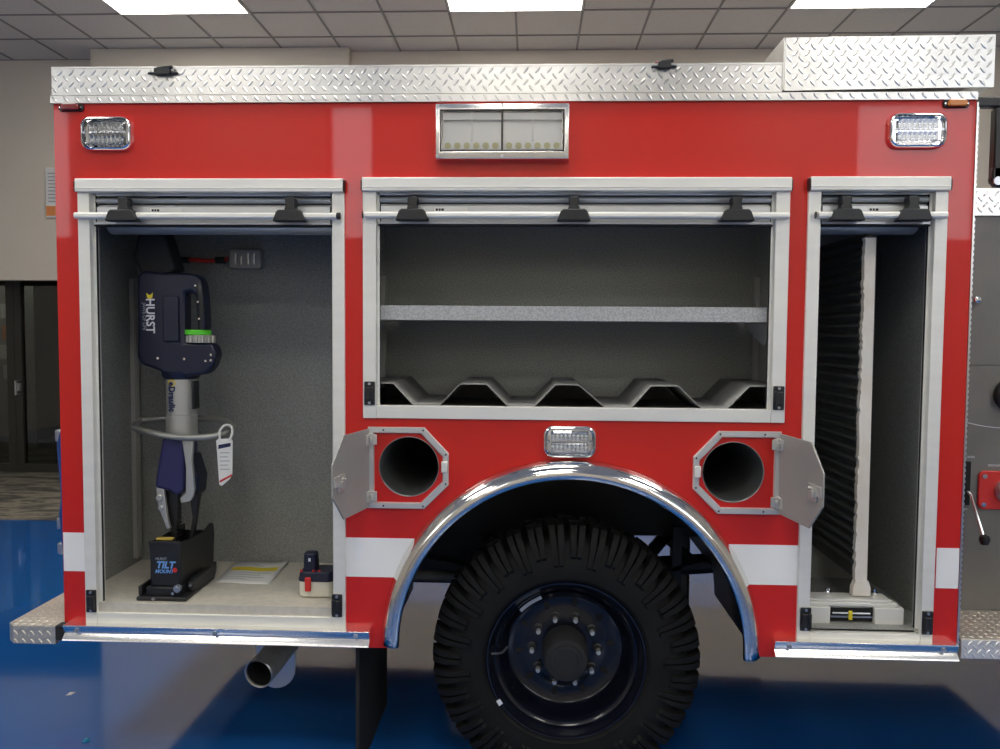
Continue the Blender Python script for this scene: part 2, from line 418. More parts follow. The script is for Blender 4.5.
# ---- reflective stripe pieces
ZS0, ZS1 = .808, .952
def arcx(z, sgn): return AC[0] + sgn * math.sqrt(.668 ** 2 - (z - AC[1]) ** 2)
for pts in (rect(-1.723, -1.638, ZS0, ZS1),
            [(-.675, ZS0)] + [(arcx(ZS0 + (ZS1 - ZS0) * i / 6, -1), ZS0 + (ZS1 - ZS0) * i / 6) for i in range(7)] + [(-.675, ZS1)],
            [(.957, ZS1)] + [(arcx(ZS1 + (ZS0 - ZS1) * i / 6, 1), ZS1 + (ZS0 - ZS1) * i / 6) for i in range(7)] + [(.957, ZS0)],
            rect(1.434, 1.512, ZS0, ZS1)):
    b = MB(); b.prism(pts, -.0012, 0); b.build('reflective_stripe', 'white', T)

# ---- top mouldings in tread plate
b = MB(); b.box(-1.73, 1.511, -.012, .004, 2.507, 2.533)
lozenges(b, (-1.73, -.012, 2.507), (1, 0, 0), (0, 0, 1), (0, -1, 0), 3.24, .026)
b.build('drip_rail', 'plate', T)
b = MB(); b.box(-1.728, .853, -.004, .05, 2.537, 2.632); b.box(-1.728, .853, .05, .30, 2.50, 2.56)
b.box(-1.728, .853, -.006, .05, 2.630, 2.636)
lozenges(b, (-1.728, -.004, 2.537), (1, 0, 0), (0, 0, 1), (0, -1, 0), 2.58, .095)
b.build('roof_coaming', 'plate', T)
b = MB(); b.prism([(.857, 2.537), (1.44, 2.546), (1.560, 2.546), (1.560, 2.722), (.857, 2.716)], -.016, -.012)
b.box(.853, .857, -.012, .55, 2.54, 2.718); b.box(1.556, 1.560, -.012, .55, 2.546, 2.722); b.box(.857, 1.556, -.012, .55, 2.545, 2.549)
b.box(.857, 1.556, .55, .554, 2.545, 2.72); b.box(1.0, 1.556, -.012, .55, 2.716, 2.72)
lozenges(b, (.856, -.016, 2.549), (1, 0, 0), (0, 0, 1), (0, -1, 0), .700, .168)
b.build('raised_roof_box', 'plate', T)
# roof clips
for cx, cz, w, extra in ((-1.318, 2.610, .045, False), (.446, 2.622, .036, True)):
    b = MB(); b.box(cx - w * .62, cx + w * .62, -.026, -.004, cz - .008, cz + .016); b.box(cx - w * 1.2, cx + w * 1.2, -.016, -.006, cz - .004, cz + .004)
    b.cyl((cx - w * .4, -.02, cz + .014), (cx + w * .85, -.02, cz + .018), .007, seg=8)
    o = b.build('roof_latch', 'black', T, bevel=.003)
    if extra:
        b = MB(); b.box(cx - .028, cx + .012, .01, .04, 2.640, 2.650); b.build('red_lens', 'redlens', o, bevel=.004)

# ---- marker lights
for x0, x1, zc, k in ((-1.703, -1.612, 2.493, 'redlens'), (1.398, 1.486, 2.494, 'amber')):
    b = MB(); b.prism(rrect(x0, x1, zc - .013, zc + .013, .010), -.008, .0); o = b.build('marker_light', 'black', T, bevel=.002)
    b = MB(); b.prism(rrect(x0 + .012, x1 - .012, zc - .011, zc + .011, .009), -.022, -.008); b.build('marker_lens', k, o, bevel=.004, seg=3)
    for xx in (x0 + .007, x1 - .007):
        b = MB(); b.cyl((xx, -.0105, zc), (xx, -.008, zc), .0035, seg=8); b.build('screw', 'chrome', o)

# ---- warning lights
def warning_light(x0, x1, z0, z1, nx):
    w = x1 - x0; h = z1 - z0
    def ring(ins, y, r): return [(p[0], y, p[1]) for p in rrect(x0 + ins, x1 - ins, z0 + ins, z1 - ins, r)]
    b = MB()
    rr = .036
    rows = [ring(0, 0, rr), ring(.001, -.014, rr - .001), ring(.005, -.024, rr - .004), ring(.009, -.026, rr - .008), ring(.012, -.020, rr - .010), ring(.013, -.008, rr - .011)]
    b.grid(rows, closed_u=True)
    f = b.poly(rows[-1])
    o = b.build('warning_light', 'chrome', T, angle=60)
    # reflector bank: individual cells
    b = MB(); cx0, cx1 = x0 + .030, x1 - .030; mid = (z0 + z1) / 2
    for (za, zb) in ((z0 + .022, mid - .003), (mid + .003, z1 - .022)):
        cw = (cx1 - cx0) / nx
        for i in range(nx):
            cx = cx0 + cw * (i + .5); cz = (za + zb) / 2; hh = (zb - za) / 2
            b.grid([[(cx + cw * .48 * sx_, -.017, cz + hh * sz_) for sx_, sz_ in ((-1, -1), (1, -1), (1, 1), (-1, 1))],
                    [(cx + cw * .15 * sx_, -.009, cz + hh * .3 * sz_) for sx_, sz_ in ((-1, -1), (1, -1), (1, 1), (-1, 1))]], closed_u=True)
    b.mat('reflector'); rb = b; b = rb
    b.mats = []; b.mat('reflector'); b.mat('ledbase')
    for (za, zb) in ((z0 + .022, mid - .003), (mid + .003, z1 - .022)):
        for i in range(nx):
            cx = cx0 + (cx1 - cx0) / nx * (i + .5); b.lathe([(.0001, -.0125), (.003, -.0115), (.0042, -.009)], (cx, 0, (za + zb) / 2), seg=8)
    b.build('reflector_cells', None, o, angle=10)
    b = MB()
    rows = [ring(.012, -.018, rr - .011), ring(.016, -.026, rr - .014), ring(.026, -.031, rr - .022)]
    b.grid(rows, closed_u=True); b.poly(rows[-1])
    for i in range(1, nx):
        xx = cx0 + (cx1 - cx0) * i / nx
        b.box(xx - .0007, xx + .0007, -.0325, -.031, z0 + .034, mid - .006); b.box(xx - .0007, xx + .0007, -.0325, -.031, mid + .006, z1 - .034)
    b.build('lens', 'glass', o)
    for xx in (x0 + .021, x1 - .021):
        b = MB(); b.cyl((xx, -.030, mid), (xx, -.024, mid), .0045, seg=10); b.build('screw', 'galv', o)
warning_light(-1.620, -1.432, 2.338, 2.460, 8)
warning_light(1.214, 1.411, 2.341, 2.463, 8)
warning_light(.040, .232, 1.256, 1.372, 9)

# ---- scene light
x0, x1, z0, z1 = -.346, .123, 2.298, 2.492
b = MB()
R = [rect(x0, x1, z0, z1), rect(x0 + .004, x1 - .004, z0 + .004, z1 - .002), rect(x0 + .018, x1 - .018, z0 + .024, z1 - .020), rect(x0 + .022, x1 - .022, z0 + .030, z1 - .026), rect(x0 + .022, x1 - .022, z0 + .030, z1 - .026)]
Y = [0, -.046, -.052, -.050, -.014]
b.grid([[(p[0], yy, p[1]) for p in r] for r, yy in zip(R, Y)], closed_u=True); b.poly([(p[0], -.014, p[1]) for p in R[-1]])
SL = b.build('scene_light', 'rail', T, bevel=.002)
b = MB()
for a, c in ((x0 + .028, (x0 + x1) / 2 - .004), ((x0 + x1) / 2 + .004, x1 - .028)):
    b.box(a, c, -.040, -.030, z1 - .055, z1 - .032)
    zz = z0 + .036
    b.prism([(-.046, zz), (-.034, zz), (-.018, zz + .05), (-.018, z1 - .055), (-.026, z1 - .055), (-.03, zz + .05)], a, c, axis='x')
    b.box((a + c) / 2 - .003, (a + c) / 2 + .003, -.045, -.018, zz + .03, z1 - .03)
b.build('reflector', 'ledbase', SL)
for i in range(12):
    g = 0 if i < 6 else 1
    cx = x0 + .046 + (i % 6) * .033 + g * ((x1 - x0) / 2 - .022)
    b = MB(); b.prism(circ(cx, z0 + .048, .0115, 10), -.0475, -.044); b.build('led_chip', 'led', SL, bevel=.001)
b = MB(); b.box((x0 + x1) / 2 - .003, (x0 + x1) / 2 + .003, -.052, -.046, z0 + .030, z1 - .026); b.build('centre_bar', 'mull', SL)
b = MB(); R2 = [rect(x0 + .020, x1 - .020, z0 + .028, z1 - .024), rect(x0 + .024, x1 - .024, z0 + .032, z1 - .028)]
b.grid([[(p[0], -.0525, p[1]) for p in R2[0]], [(p[0], -.0525, p[1]) for p in R2[1]]], closed_u=True); b.build('gasket', 'black', SL, solid=.001)
b = MB(); b.box(x0 + .023, x1 - .023, -.0508, -.0492, z0 + .031, z1 - .027); b.build('cover_glass', 'glass', SL)
for xx in (x0 + .010, (x0 + x1) / 2, x1 - .010):
    for zz in (z0 + .013, z1 - .010):
        b = MB(); b.cyl((xx, -.054, zz), (xx, -.049, zz), .005, seg=10); b.build('screw', 'galv', SL)

# ---- compartments
def liner(x0, x1, z0, z1, d, name='compartment_liner', key='liner', back=None):
    b = MB().mat(key); t = .004
    b.box(x0 - t, x0, .006, d, z0 - t, z1 + t); b.box(x1, x1 + t, .006, d, z0 - t, z1 + t)
    b.box(x0, x1, .006, d, z1, z1 + t); b.box(x0 - t, x1 + t, d, d + t, z0 - t, z1 + t)
    if back: b.mat(back)
    b.box(x0, x1, .006, d, z0 - t, z0)
    return b.build(name, None, T)
liner(-1.710, -.66, .690, 2.30, .56, back='floorpan')
b = MB(); b.box(-1.60, -.69, -.002, .008, .652, .692); b.build('compartment_lip', 'floorpan', T)
liner(-.62, .91, 1.425, 2.30, .50)
liner(.950, 1.445, .655, 2.30, .60)

def door_frame(x0, x1, z0, z1, jw, bot, sidelap=.008):
    """x0,x1 jamb outer edges; z0 bottom of sill; header top z1"""
    b = MB()
    zt = z1 - .048
    for a, sg in ((x0, 1), (x1, -1)):
        # jamb: face plus return with a groove
        xs = sorted((a, a + sg * jw)); b.box(xs[0], xs[1], -.014, .006, z0, zt)
        xs = sorted((a + sg * (jw - .004), a + sg * jw)); b.box(xs[0], xs[1], .006, .05, z0 + bot, zt)
        xs = sorted((a + sg * (jw - .001), a + sg * (jw + .008))); b.box(xs[0], xs[1], .012, .016, z0 + bot, zt)
    b.box(x0 + jw, x1 - jw, -.012, .02, z0, z0 + bot)
    o = b.build('door_frame', 'alu', T, bevel=.0025)
    # header
    b = MB(); b.prism([(.006, zt), (-.028, zt), (-.031, zt + .003), (-.031, zt + .044), (-.028, z1), (.006, z1)], x0 + .001, x1 - .001, axis='x')
    b.box(x0 + .001, x1 - .001, -.033, -.031, zt + .012, zt + .016)
    b.build('header_rail', 'alu', o, bevel=.0015)
    for xx in (x0 - .003, x1 - .001):
        b = MB(); b.prism([(.004, zt + .002), (-.027, zt + .002), (-.031, zt + .010), (-.031, zt + .036), (-.022, z1 - .004), (.004, z1 - .004)], xx, xx + .004, axis='x'); b.build('end_cap', 'black', o)
    # gasket shadow line inside the jambs
    for a, sg in ((x0, 1), (x1, -1)):
        xs = sorted((a + sg * (jw + .001), a + sg * (jw + .007)))
        b = MB(); b.box(xs[0], xs[1], .018, .03, z0 + bot, zt); b.build('door_seal', 'blackrub', o)
    return o
def roll_door(x0, x1, zt, latches, sticker, bx0, bx1, capside, drum=True):
    """x0..x1 clear opening; zt = underside of header"""
    b = MB()
    # slat 1..3 seen edge on, convex towards the viewer
    def slat(za, zb, yc, bulge):
        rows = []
        for i in range(7):
            t = i / 6; rows.append([(x0 + .010, yc - bulge * math.sin(PI * t), za + (zb - za) * t), (x1 - .010, yc - bulge * math.sin(PI * t), za + (zb - za) * t)])
        rows.append([(x0 + .010, yc + .006, zb), (x1 - .010, yc + .006, zb)]); b.grid(rows)
    slat(zt - .008, zt + .004, .012, .004)
    slat(zt - .033, zt - .013, .018, .010)
    slat(zt - .043, zt - .036, .030, .002)
    b.box(x0 + .012, x1 - .012, .012, .030, zt - .100, zt - .046)
    b.box(x0 + .008, x1 - .008, .000, .030, zt - .110, zt - .102)
    rd = b.build('roll_up_door', 'slat', T)
    b = MB(); b.box(x0 + .004, x1 - .004, .006, .034, zt - .117, zt - .111); b.build('bottom_gasket', 'blackrub', rd)
    if drum:
        b = MB(); b.lathe([(.0001, x0 + .01), (.062, x0 + .01), (.062, x1 - .01), (.0001, x1 - .01)], (0, .125, zt - .070), axis='x', seg=32); b.build('rolled_curtain', 'slat', rd)
    # lift bar across the frame
    zb = zt - .085; b = MB()
    b.prism([(-.020, zb - .010), (-.036, zb - .010), (-.041, zb - .004), (-.041, zb + .006), (-.036, zb + .012), (-.020, zb + .012)], bx0, bx1, axis='x')
    b.build('lift_bar', 'alu', rd, bevel=.001)
    cx = bx1 if capside > 0 else bx0
    b = MB(); b.cyl((cx - .006, -.030, zb + .001), (cx + .008 * capside, -.030, zb + .001), .0125, seg=14); b.build('bar_cap', 'black', rd, bevel=.002)
    for lx in latches:
        b = MB()
        b.prism([(lx - .058, zb - .020), (lx + .058, zb - .020), (lx + .046, zb + .012), (lx + .038, zb + .020), (lx - .038, zb + .020), (lx - .046, zb + .012)], -.056, -.014)
        b.prism([(lx - .020, zb + .018), (lx + .020, zb + .018), (lx + .020, zb + .028), (lx + .015, zb + .034), (lx + .018, zb + .060), (lx + .012, zb + .066), (lx - .014, zb + .066), (lx - .018, zb + .060), (lx - .015, zb + .034), (lx - .020, zb + .028)], -.040, .004)
        b.build('door_latch', 'black', rd, bevel=.004)
    sx0, sx1 = sticker
    b = MB(); b.box(sx0, sx1, .0105, .012, zt - .068, zt - .050); o = b.build('maker_label', 'paper', rd)
    b = MB(); w = (sx1 - sx0)
    for i, (a, c) in enumerate(((.05, .12), (.14, .20), (.22, .30))): b.box(sx0 + w * a, sx0 + w * c, .0100, .0105, zt - .063, zt - .055)
    b.build('printed_mark', 'black', o)
    return rd
def striker(x, zc, face=1):
    b = MB(); b.box(x - .019, x + .019, -.022, -.014, zc - .042, zc + .042); b.box(x - .014, x + .014, -.030, -.022, zc - .022, zc + .022)
    b.box(x + .006 * face, x + .017 * face if face > 0 else x - .017, -.036, -.022, zc - .030, zc + .024) if face > 0 else b.box(x - .017, x - .006, -.036, -.022, zc - .030, zc + .024)
    o = b.build('latch_striker', 'black', T, bevel=.003)
    for z in (zc - .034, zc + .034):
        b = MB(); b.cyl((x, -.0255, z), (x, -.021, z), .005, seg=8); b.build('screw', 'galv', o)

door_frame(-1.637, -.671, .612, 2.238, .043, .046)
roll_door(-1.592, -.716, 2.190, (-1.459, -.858), (-1.383, -1.269), -1.637, -.688, 1)
door_frame(-.605, .888, 1.390, 2.242, .048, .046)
roll_door(-.557, .840, 2.194, (-.424, .140, .700), (-.354, -.236), -.594, .880, -1, drum=False)
door_frame(.951, 1.424, .612, 2.244, .043, .030)
roll_door(.996, 1.380, 2.196, (1.072, 1.298), (1.162, 1.283), .977, 1.412, -1)
striker(-1.612, .703, 1); striker(-.700, .705, -1)
striker(-.580, 1.480, 1); striker(.864, 1.478, -1)
striker(.978, .692, 1); striker(1.402, .688, -1)

# left compartment furniture: vertical strut, outlet box and red cable
b = MB(); b.box(-1.710, -1.690, .485, .525, .715, 1.92); b.box(-1.690, -1.686, .492, .498, .72, 1.915); b.box(-1.690, -1.686, .512, .518, .72, 1.915); b.build('wall_strut', 'sheet', T, bevel=.002)
b = MB(); b.prism(rrect(-1.29, -1.155, 1.965, 2.045, .008), .52, .555); o = b.build('power_outlet', 'sheet', T, bevel=.004)
for dx in (.03, .055, .085, .11):
    b = MB(); b.box(-1.29 + dx - .004, -1.29 + dx + .004, .512, .52, 1.982, 2.028 - .012 * (dx == .055)); b.build('socket_slot', 'galv', o)
b = MB(); b.tube([(-1.50, .53, 1.998), (-1.44, .525, 2.0), (-1.38, .525, 1.996), (-1.30, .53, 2.004)], .009, smooth_n=4); o = b.build('charging_cable', 'redplastic', T)
for x in (-1.485, -1.33):
    b = MB(); b.cyl((x - .02, .525, 1.999), (x + .02, .525, 1.999), .014, seg=12); b.build('cable_grip', 'black', o)
# middle compartment: shelf with side struts and brackets, corrugated trough floor
b = MB(); b.box(-.556, .834, .045, .050, 1.743, 1.796); b.box(-.556, .834, .050, .48, 1.745, 1.749); b.box(-.556, .834, .475, .48, 1.749, 1.79)
b.build('adjustable_shelf', 'shelf', T, bevel=.0015)
for s, xw in ((1, -.620), (-1, .910)):
    for yy in (.10, .40):
        xs = sorted((xw, xw + s * .018)); b = MB(); b.box(xs[0], xs[1], yy, yy + .04, 1.47, 1.93); b.build('wall_strut', 'sheet', T, bevel=.002)
    xs = sorted((xw + s * .018, xw + s * .062)); b = MB()
    b.prism([(.10, 1.744), (.40, 1.744), (.40, 1.735), (.18, 1.67), (.12, 1.66), (.10, 1.68)], xs[0], xs[0] + .003, axis='x'); b.box(xs[0], xs[1], .10, .40, 1.741, 1.7445); b.build('shelf_bracket', 'sheet', T)
prof = [(-.612, 1.511), (-.505, 1.513), (-.432, 1.436), (-.332, 1.436), (-.262, 1.512), (-.164, 1.512), (-.088, 1.435), (.011, 1.435), (.085, 1.513), (.168, 1.513), (.261, 1.435), (.361, 1.435), (.427, 1.512), (.525, 1.513), (.605, 1.435), (.701, 1.434), (.777, 1.514), (.903, 1.515)]
b = MB(); b.grid([[(x, .035, z) for x, z in prof], [(x, .49, z) for x, z in prof]]); b.build('corrugated_trough', 'trough', T, solid=.0035, angle=20)

# right compartment: pull-out board with ribs, white edge, slide
b = MB(); xb = 1.205
b.box(xb, xb + .012, .12, .59, .80, 2.07)
z = .86
while z < 2.05:
    b.prism([(xb, z - .017), (xb - .016, z - .003), (xb - .014, z + .004), (xb, z + .011)], .13, .585); z += .038
b.build('pull_out_board', 'pale', T)
n = 110; L = []; random.seed(3)
b = MB()
for i in range(n + 1): L.append((xb - .010 - random.random() * .007, .80 + 1.25 * i / n))
b.prism(L[::-1] + [(xb + .034, .80), (xb + .034, 2.07)] if False else [(xb + .030, .80), (xb + .024, 2.05)] + L[::-1], .095, .12)
b.prism([(xb - .012, .80), (xb + .034, .80), (xb + .042, .775), (xb + .042, .745), (xb - .022, .745), (xb - .022, .775)], .090, .118)
b.build('board_edge_strip', 'strip', T)
b = MB(); b.box(1.0, 1.315, .070, .150, .728, .738); b.box(1.0, 1.335, .062, .11, .714, .728)
b.box(1.0, 1.090, .050, .075, .652, .714); b.box(1.248, 1.352, .050, .075, .650, .714); b.box(1.0, 1.24, .050, .075, .642, .652); b.box(1.0, 1.352, .075, .15, .662, .714)
SB = b.build('slide_base', 'offwhite', T, bevel=.003)
b = MB(); b.box(1.090, 1.248, .068, .074, .660, .706); b.build('slide_recess', 'soot_and_shade', SB)  # black sheet puts the open recess's shade into colour
b = MB(); b.box(1.095, 1.24, .058, .066, .674, .680); b.cyl((1.10, .060, .690), (1.235, .060, .690), .004, seg=8); b.build('latch_bar', 'galv', SB)
b = MB(); b.box(1.157, 1.170, .050, .060, .668, .700); b.build('yellow_tab', 'yellow', SB, bevel=.002)
for xx in (1.105, 1.275, 1.195):
    b = MB(); b.cyl((xx, .12, .738), (xx, .12, .75), .012, seg=6); b.cyl((xx, .12, .75), (xx, .12, .762), .006, seg=8); b.build('bolt', 'chrome', SB)
b = MB(); b.box(1.425, 1.445, .10, .115, .70, 2.2); b.build('wall_strut', 'liner', T, bevel=.002)

# ---- sill rails below the doors
def sill_rail(x0, x1, name='rub_rail'):
    z0, z1 = .560, .620
    b = MB(); b.prism([(0, z0), (-.040, z0), (-.052, z0 + .005), (-.050, z0 + .011), (-.036, z0 + .026), (-.034, z0 + .029), (-.046, z1 - .005), (-.046, z1), (0, z1)], x0, x1, axis='x')
    o = b.build('rub_rail', 'rail', T, bevel=.001)
    n = 3 if x1 - x0 > .8 else 2
    for i in range(n):
        xx = x0 + .05 + (x1 - x0 - .1) * i / (n - 1)
        b = MB(); b.cyl((xx, -.046, z0 + .041), (xx, -.034, z0 + .041), .008, seg=12); b.cyl((xx, -.049, z0 + .041), (xx, -.046, z0 + .041), .004, seg=8); b.build('rail_bolt', 'galv', o)
sill_rail(-1.706, -.578); sill_rail(.866, 1.500)
# corner strip of tread plate at the right edge
b = MB(); b.box(1.5135, 1.519, -.004, .04, .60, 2.50)
for i in range(95):
    z = .61 + i * .0198; b.box(1.518, 1.5215, -.0045, .03, z, z + .011)
b.build('corner_guard', 'plate', T)

# ---- fender
b = MB(); rows = []
prof = [(.655, .006), (.652, -.020), (.644, -.046), (.634, -.058), (.620, -.060), (.612, -.052), (.610, -.040)]
prof = [(.682, -.002), (.679, -.014), (.670, -.030), (.658, -.043), (.642, -.052), (.626, -.054), (.617, -.048), (.614, -.038)]
a1 = math.asin((.548 - AC[1]) / .655)
n = 72
for i in range(n + 1):
    aL = math.asin((.566 - AC[1]) / .655); a = PI - aL + (a1 + aL - PI) * i / n
    rows.append([(AC[0] + r * math.cos(a), y, AC[1] + r * math.sin(a)) for r, y in prof])
b.grid(rows); b.poly(rows[0]); b.poly(rows[-1][::-1])
b.build('fender_trim', 'fender', T, solid=.002, angle=50)

# ---- hatches
def hatch(sgn, C0, hx, ox, ad):
    """hx = hinge side x, ox = far side x; octagon on the far side only"""
    zt, zb = 1.358, 1.063; c = .088
    def outl(i):
        h = hx + sgn * i; o_ = ox - sgn * i
        cc = c - i * .42
        return [(h, zt - i), (o_ - sgn * cc, zt - i), (o_, zt - i - cc - .005), (o_, zb + i + cc), (o_ - sgn * cc, zb + i), (h, zb + i)]
    A, B, C_ = outl(0), outl(.019), outl(.022)
    b = MB(); b.grid([[(p[0], y, p[1]) for p in L] for L, y in ((A, 0), (A, -.010), (outl(.002), -.013), (B, -.013), (C_, -.008), (C_, 0))], closed_u=True)
    fr = b.build('hatch_frame', 'hatchalu', T, bevel=0)
    b = MB(); b.box(min(ox - sgn * .004, ox - sgn * .026), max(ox - sgn * .004, ox - sgn * .026), -.020, -.004, C0[1] - .018, C0[1] + .022); b.build('strike_plate', 'alu', fr, bevel=.003)
    for p in (A[1], A[2], A[3], A[4], (hx + sgn * .05, zt), (hx + sgn * .05, zb)):
        q = ((p[0] + (C0[0] - p[0]) * .07), p[1] + (C0[1] - p[1]) * .07)
        b = MB(); b.cyl((q[0], -.0145, q[1]), (q[0], -.012, q[1]), .0035, seg=8); b.build('screw', 'darksteel', fr)
    # door leaf, swung out towards the viewer
    ang = math.radians(ad)
    w = abs(ox - hx) - .010
    pts = [(0, zt - .006), (w - c + .006, zt - .006), (w, zt - .006 - c), (w, zb + .006 + c), (w - c + .006, zb + .006), (0, zb + .006)]
    # local x along the leaf, local y its thickness
    d = Vector((sgn * math.cos(ang), -math.sin(ang), 0)); nrm = Vector((sgn * math.sin(ang), math.cos(ang), 0))
    Mx = Matrix(((d.x, nrm.x, 0, hx + sgn * .004), (d.y, nrm.y, 0, -.018), (0, 0, 1, 0), (0, 0, 0, 1)))
    b = MB(); b.prism(pts, -.003, .003, M4=Mx); leaf = b.build('hatch_door', 'sheet', T, bevel=.001)
    for zz in (zt - .045, zb + .045):
        b = MB(); b.box(-.006, .030, .003, .008, zz - .020, zz + .020, M4=Mx)
        b.cyl((hx + sgn * .006, -.020, zz - .022), (hx + sgn * .006, -.020, zz + .022), .009, seg=12)
        b.box(min(hx + sgn * .008, hx + sgn * .034), max(hx + sgn * .008, hx + sgn * .034), -.020, -.012, zz - .018, zz + .018)
        b.box(min(hx + sgn * .012, hx + sgn * .020), max(hx + sgn * .012, hx + sgn * .020), -.034, -.018, zz - .008, zz + .008)
        hg = b.build('hinge', 'hardware', leaf, bevel=.0015)
    lz = C0[1] - .018
    b = MB(); b.box(w - .080, w - .030, .003, .010, lz - .028, lz + .028, M4=Mx); b.build('latch_case', 'hardware', leaf, bevel=.002)
    b = MB(); b.box(w - .056, w - .036, .010, .020, lz - .014, lz + .008, M4=Mx); b.box(w - .030, w - .004, .003, .009, lz - .008, lz + .026, M4=Mx); b.cyl(Mx @ Vector((w - .066, .010, lz + .012)), Mx @ Vector((w - .066, .018, lz + .012)), .006, seg=10); b.build('latch_bolt', 'hardware', leaf, bevel=.001)
    # storage tube
    b = MB(); b.mat('tube').lathe([(.1075, -.002), (.1075, .62)], (C0[0], 0, C0[1]), seg=48); b.mat('soot_and_shade').lathe([(.1075, .62), (.0001, .62)], (C0[0], 0, C0[1]), seg=48); b.mat('tube'); b.lathe([(.1095, -.0015), (.1075, -.003), (.106, -.001)], (C0[0], 0, C0[1]), seg=48)  # tube end painted black for the shade deep inside
    b.build('storage_tube', 'tube', T, angle=40)
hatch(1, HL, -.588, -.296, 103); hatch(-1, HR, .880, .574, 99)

# ---- wheels
def wheel(cx, cz, y0, face, opposite=False):
    """face: -1 looks towards the viewer. y0 = outer plane of the tyre"""
    s = -face
    def Y(t): return y0 + s * t
    R0 = .458; Wd = .285
    prof = [(.296, .030), (.299, .012), (.310, .004), (.345, .000), (.385, .004), (.415, .012), (.438, .026), (.452, .045), (R0, .07), (R0 + .002, Wd / 2), (R0, Wd - .07), (.452, Wd - .045), (.415, Wd - .012), (.345, Wd), (.31, Wd - .004), (.296, Wd - .03)]
    b = MB(); b.lathe([(r, Y(t)) for r, t in prof], (cx, 0, cz), seg=96)
    # thin raised rings on the sidewall
    for rr, hh in ((.312, .0015),):
        b.lathe([(rr - .004, Y(.003)), (rr - .001, Y(-.002 + .002)), (rr + .002, Y(.0))], (cx, 0, cz), seg=96)
    N = 38
    def blk(a, da, t0, t1, r0, r1, skew=0.):
        P = []
        for (t, k) in ((t0, -1), (t1, 1)):
            for (r, ad) in ((r0, -da), (r1, -da * .85), (r1, da * .85), (r0, da)):
                aa = a + ad + skew * k; P.append(Vector((cx + r * math.cos(aa), Y(t), cz + r * math.sin(aa))))
        v = [b.bm.verts.new(p) for p in P]
        for q in ((0, 1, 2, 3), (7, 6, 5, 4), (0, 4, 5, 1), (1, 5, 6, 2), (2, 6, 7, 3), (3, 7, 4, 0)): b.bm.faces.new([v[i] for i in q])
    for i in range(N):
        a = 2 * PI * i / N; d = 2 * PI / N
        long_ = i % 2 == 0
        # shoulder block wrapping onto the sidewall
        for (base, sg) in ((0, 1), (Wd, -1)):
          if True:
            aa = a + (d * .5 if sg < 0 else 0)
            r_in = .352 if long_ else .385
            da = d * (.34 if sg > 0 else .36)
            prof2 = [(r_in, .004), (r_in + .012, -.006), (.420, -.001), (.455, .008), (.482, .026), (.502, .050), (.505, .105 if long_ else .088)]
            inn = [(r_in, .012), (r_in + .02, .015), (.42, .03), (.44, .05), (.448, .06), (.45, .07), (.452, .105 if long_ else .088)]
          for half in ((-1, -.16), (.16, 1)):
            L1, L2, I1, I2 = [], [], [], []
            for (r, t) in prof2:
                kk = 1 if r > .45 else .86
                for lst, sa in ((L1, half[0]), (L2, half[1])):
                    q = aa + sa * da * kk; lst.append(b.bm.verts.new((cx + r * math.cos(q), Y(base + sg * t), cz + r * math.sin(q))))
            for (r, t) in inn:
                for lst, sa in ((I1, half[0]), (I2, half[1])):
                    q = aa + sa * da; lst.append(b.bm.verts.new((cx + r * math.cos(q), Y(base + sg * t), cz + r * math.sin(q))))
            for k in range(len(L1) - 1):
                b.bm.faces.new([L1[k], L1[k + 1], L2[k + 1], L2[k]])
                b.bm.faces.new([L1[k], I1[k], I1[k + 1], L1[k + 1]]); b.bm.faces.new([L2[k], L2[k + 1], I2[k + 1], I2[k]])
            b.bm.faces.new([L1[-1], I1[-1], I2[-1], L2[-1]]); b.bm.faces.new([L1[0], L2[0], I2[0], I1[0]])
        blk(a + d * .25, d * .30, .115, .170, .45, .505, skew=d * .12)
    for v_ in b.bm.verts: v_.co.z = max(v_.co.z, .0005)
    tire = b.build('tire', 'tire', T, angle=28)
    # rim: lip, drop centre, disc
    b = MB()
    P = [(.300, .034), (.300, .010), (.296, .003), (.290, .004), (.286, .016), (.272, .030), (.268, .048), (.252, .060), (.246, .078), (.242, .104), (.236, .114), (.231, .126), (.224, .136), (.214, .144), (.155, .148), (.138, .140), (.10, .137), (.090, .137), (.0001, .137)]
    b.lathe([(r, Y(t)) for r, t in P], (cx, 0, cz), seg=96)
    b.lathe([(.243, Y(.12)), (.243, Y(.27)), (.268, Y(.28))], (cx, 0, cz), seg=64)
    rim = b.build('wheel_rim', 'rim', T, angle=35)
    for i in range(10):
        a = 2 * PI * (i + .0) / 10 + .1
        b = MB(); q = [(cx + .178 * math.cos(a) + .017 * math.cos(t) * math.cos(a) - .011 * math.sin(t) * math.sin(a), cz + .178 * math.sin(a) + .017 * math.cos(t) * math.sin(a) + .011 * math.sin(t) * math.cos(a)) for t in [2 * PI * k / 14 for k in range(14)]]
        b.prism(q, Y(.1435), Y(.150)); b.build('hand_hole', 'soot_and_shade', rim)  # black ovals paint the shade of holes not cut in the disc
    for i in range(10):
        a = 2 * PI * (i + .5) / 10 + PI / 2
        x, z = cx + .127 * math.cos(a), cz + .127 * math.sin(a)
        b = MB().mat('darksteel'); b.cyl((x, Y(.138), z), (x, Y(.114), z), .0155, seg=6); b.lathe([(.019, Y(.139)), (.019, Y(.133)), (.015, Y(.131))], (x, 0, z), seg=14)
        b.mat('silver'); b.cyl((x, Y(.114), z), (x, Y(.090), z), .0085, seg=10); b.build('lug_nut', None, rim)
    b = MB(); b.lathe([(.088, Y(.138)), (.084, Y(.020)), (.076, Y(.008)), (.062, Y(.006)), (.060, Y(.001)), (.046, Y(-.001)), (.044, Y(.004)), (.030, Y(.002)), (.0001, Y(.001))], (cx, 0, cz), seg=40)
    hc = b.build('hub_cap', 'blackrub', rim)
    return rim, hc
WC = (.136, .484)
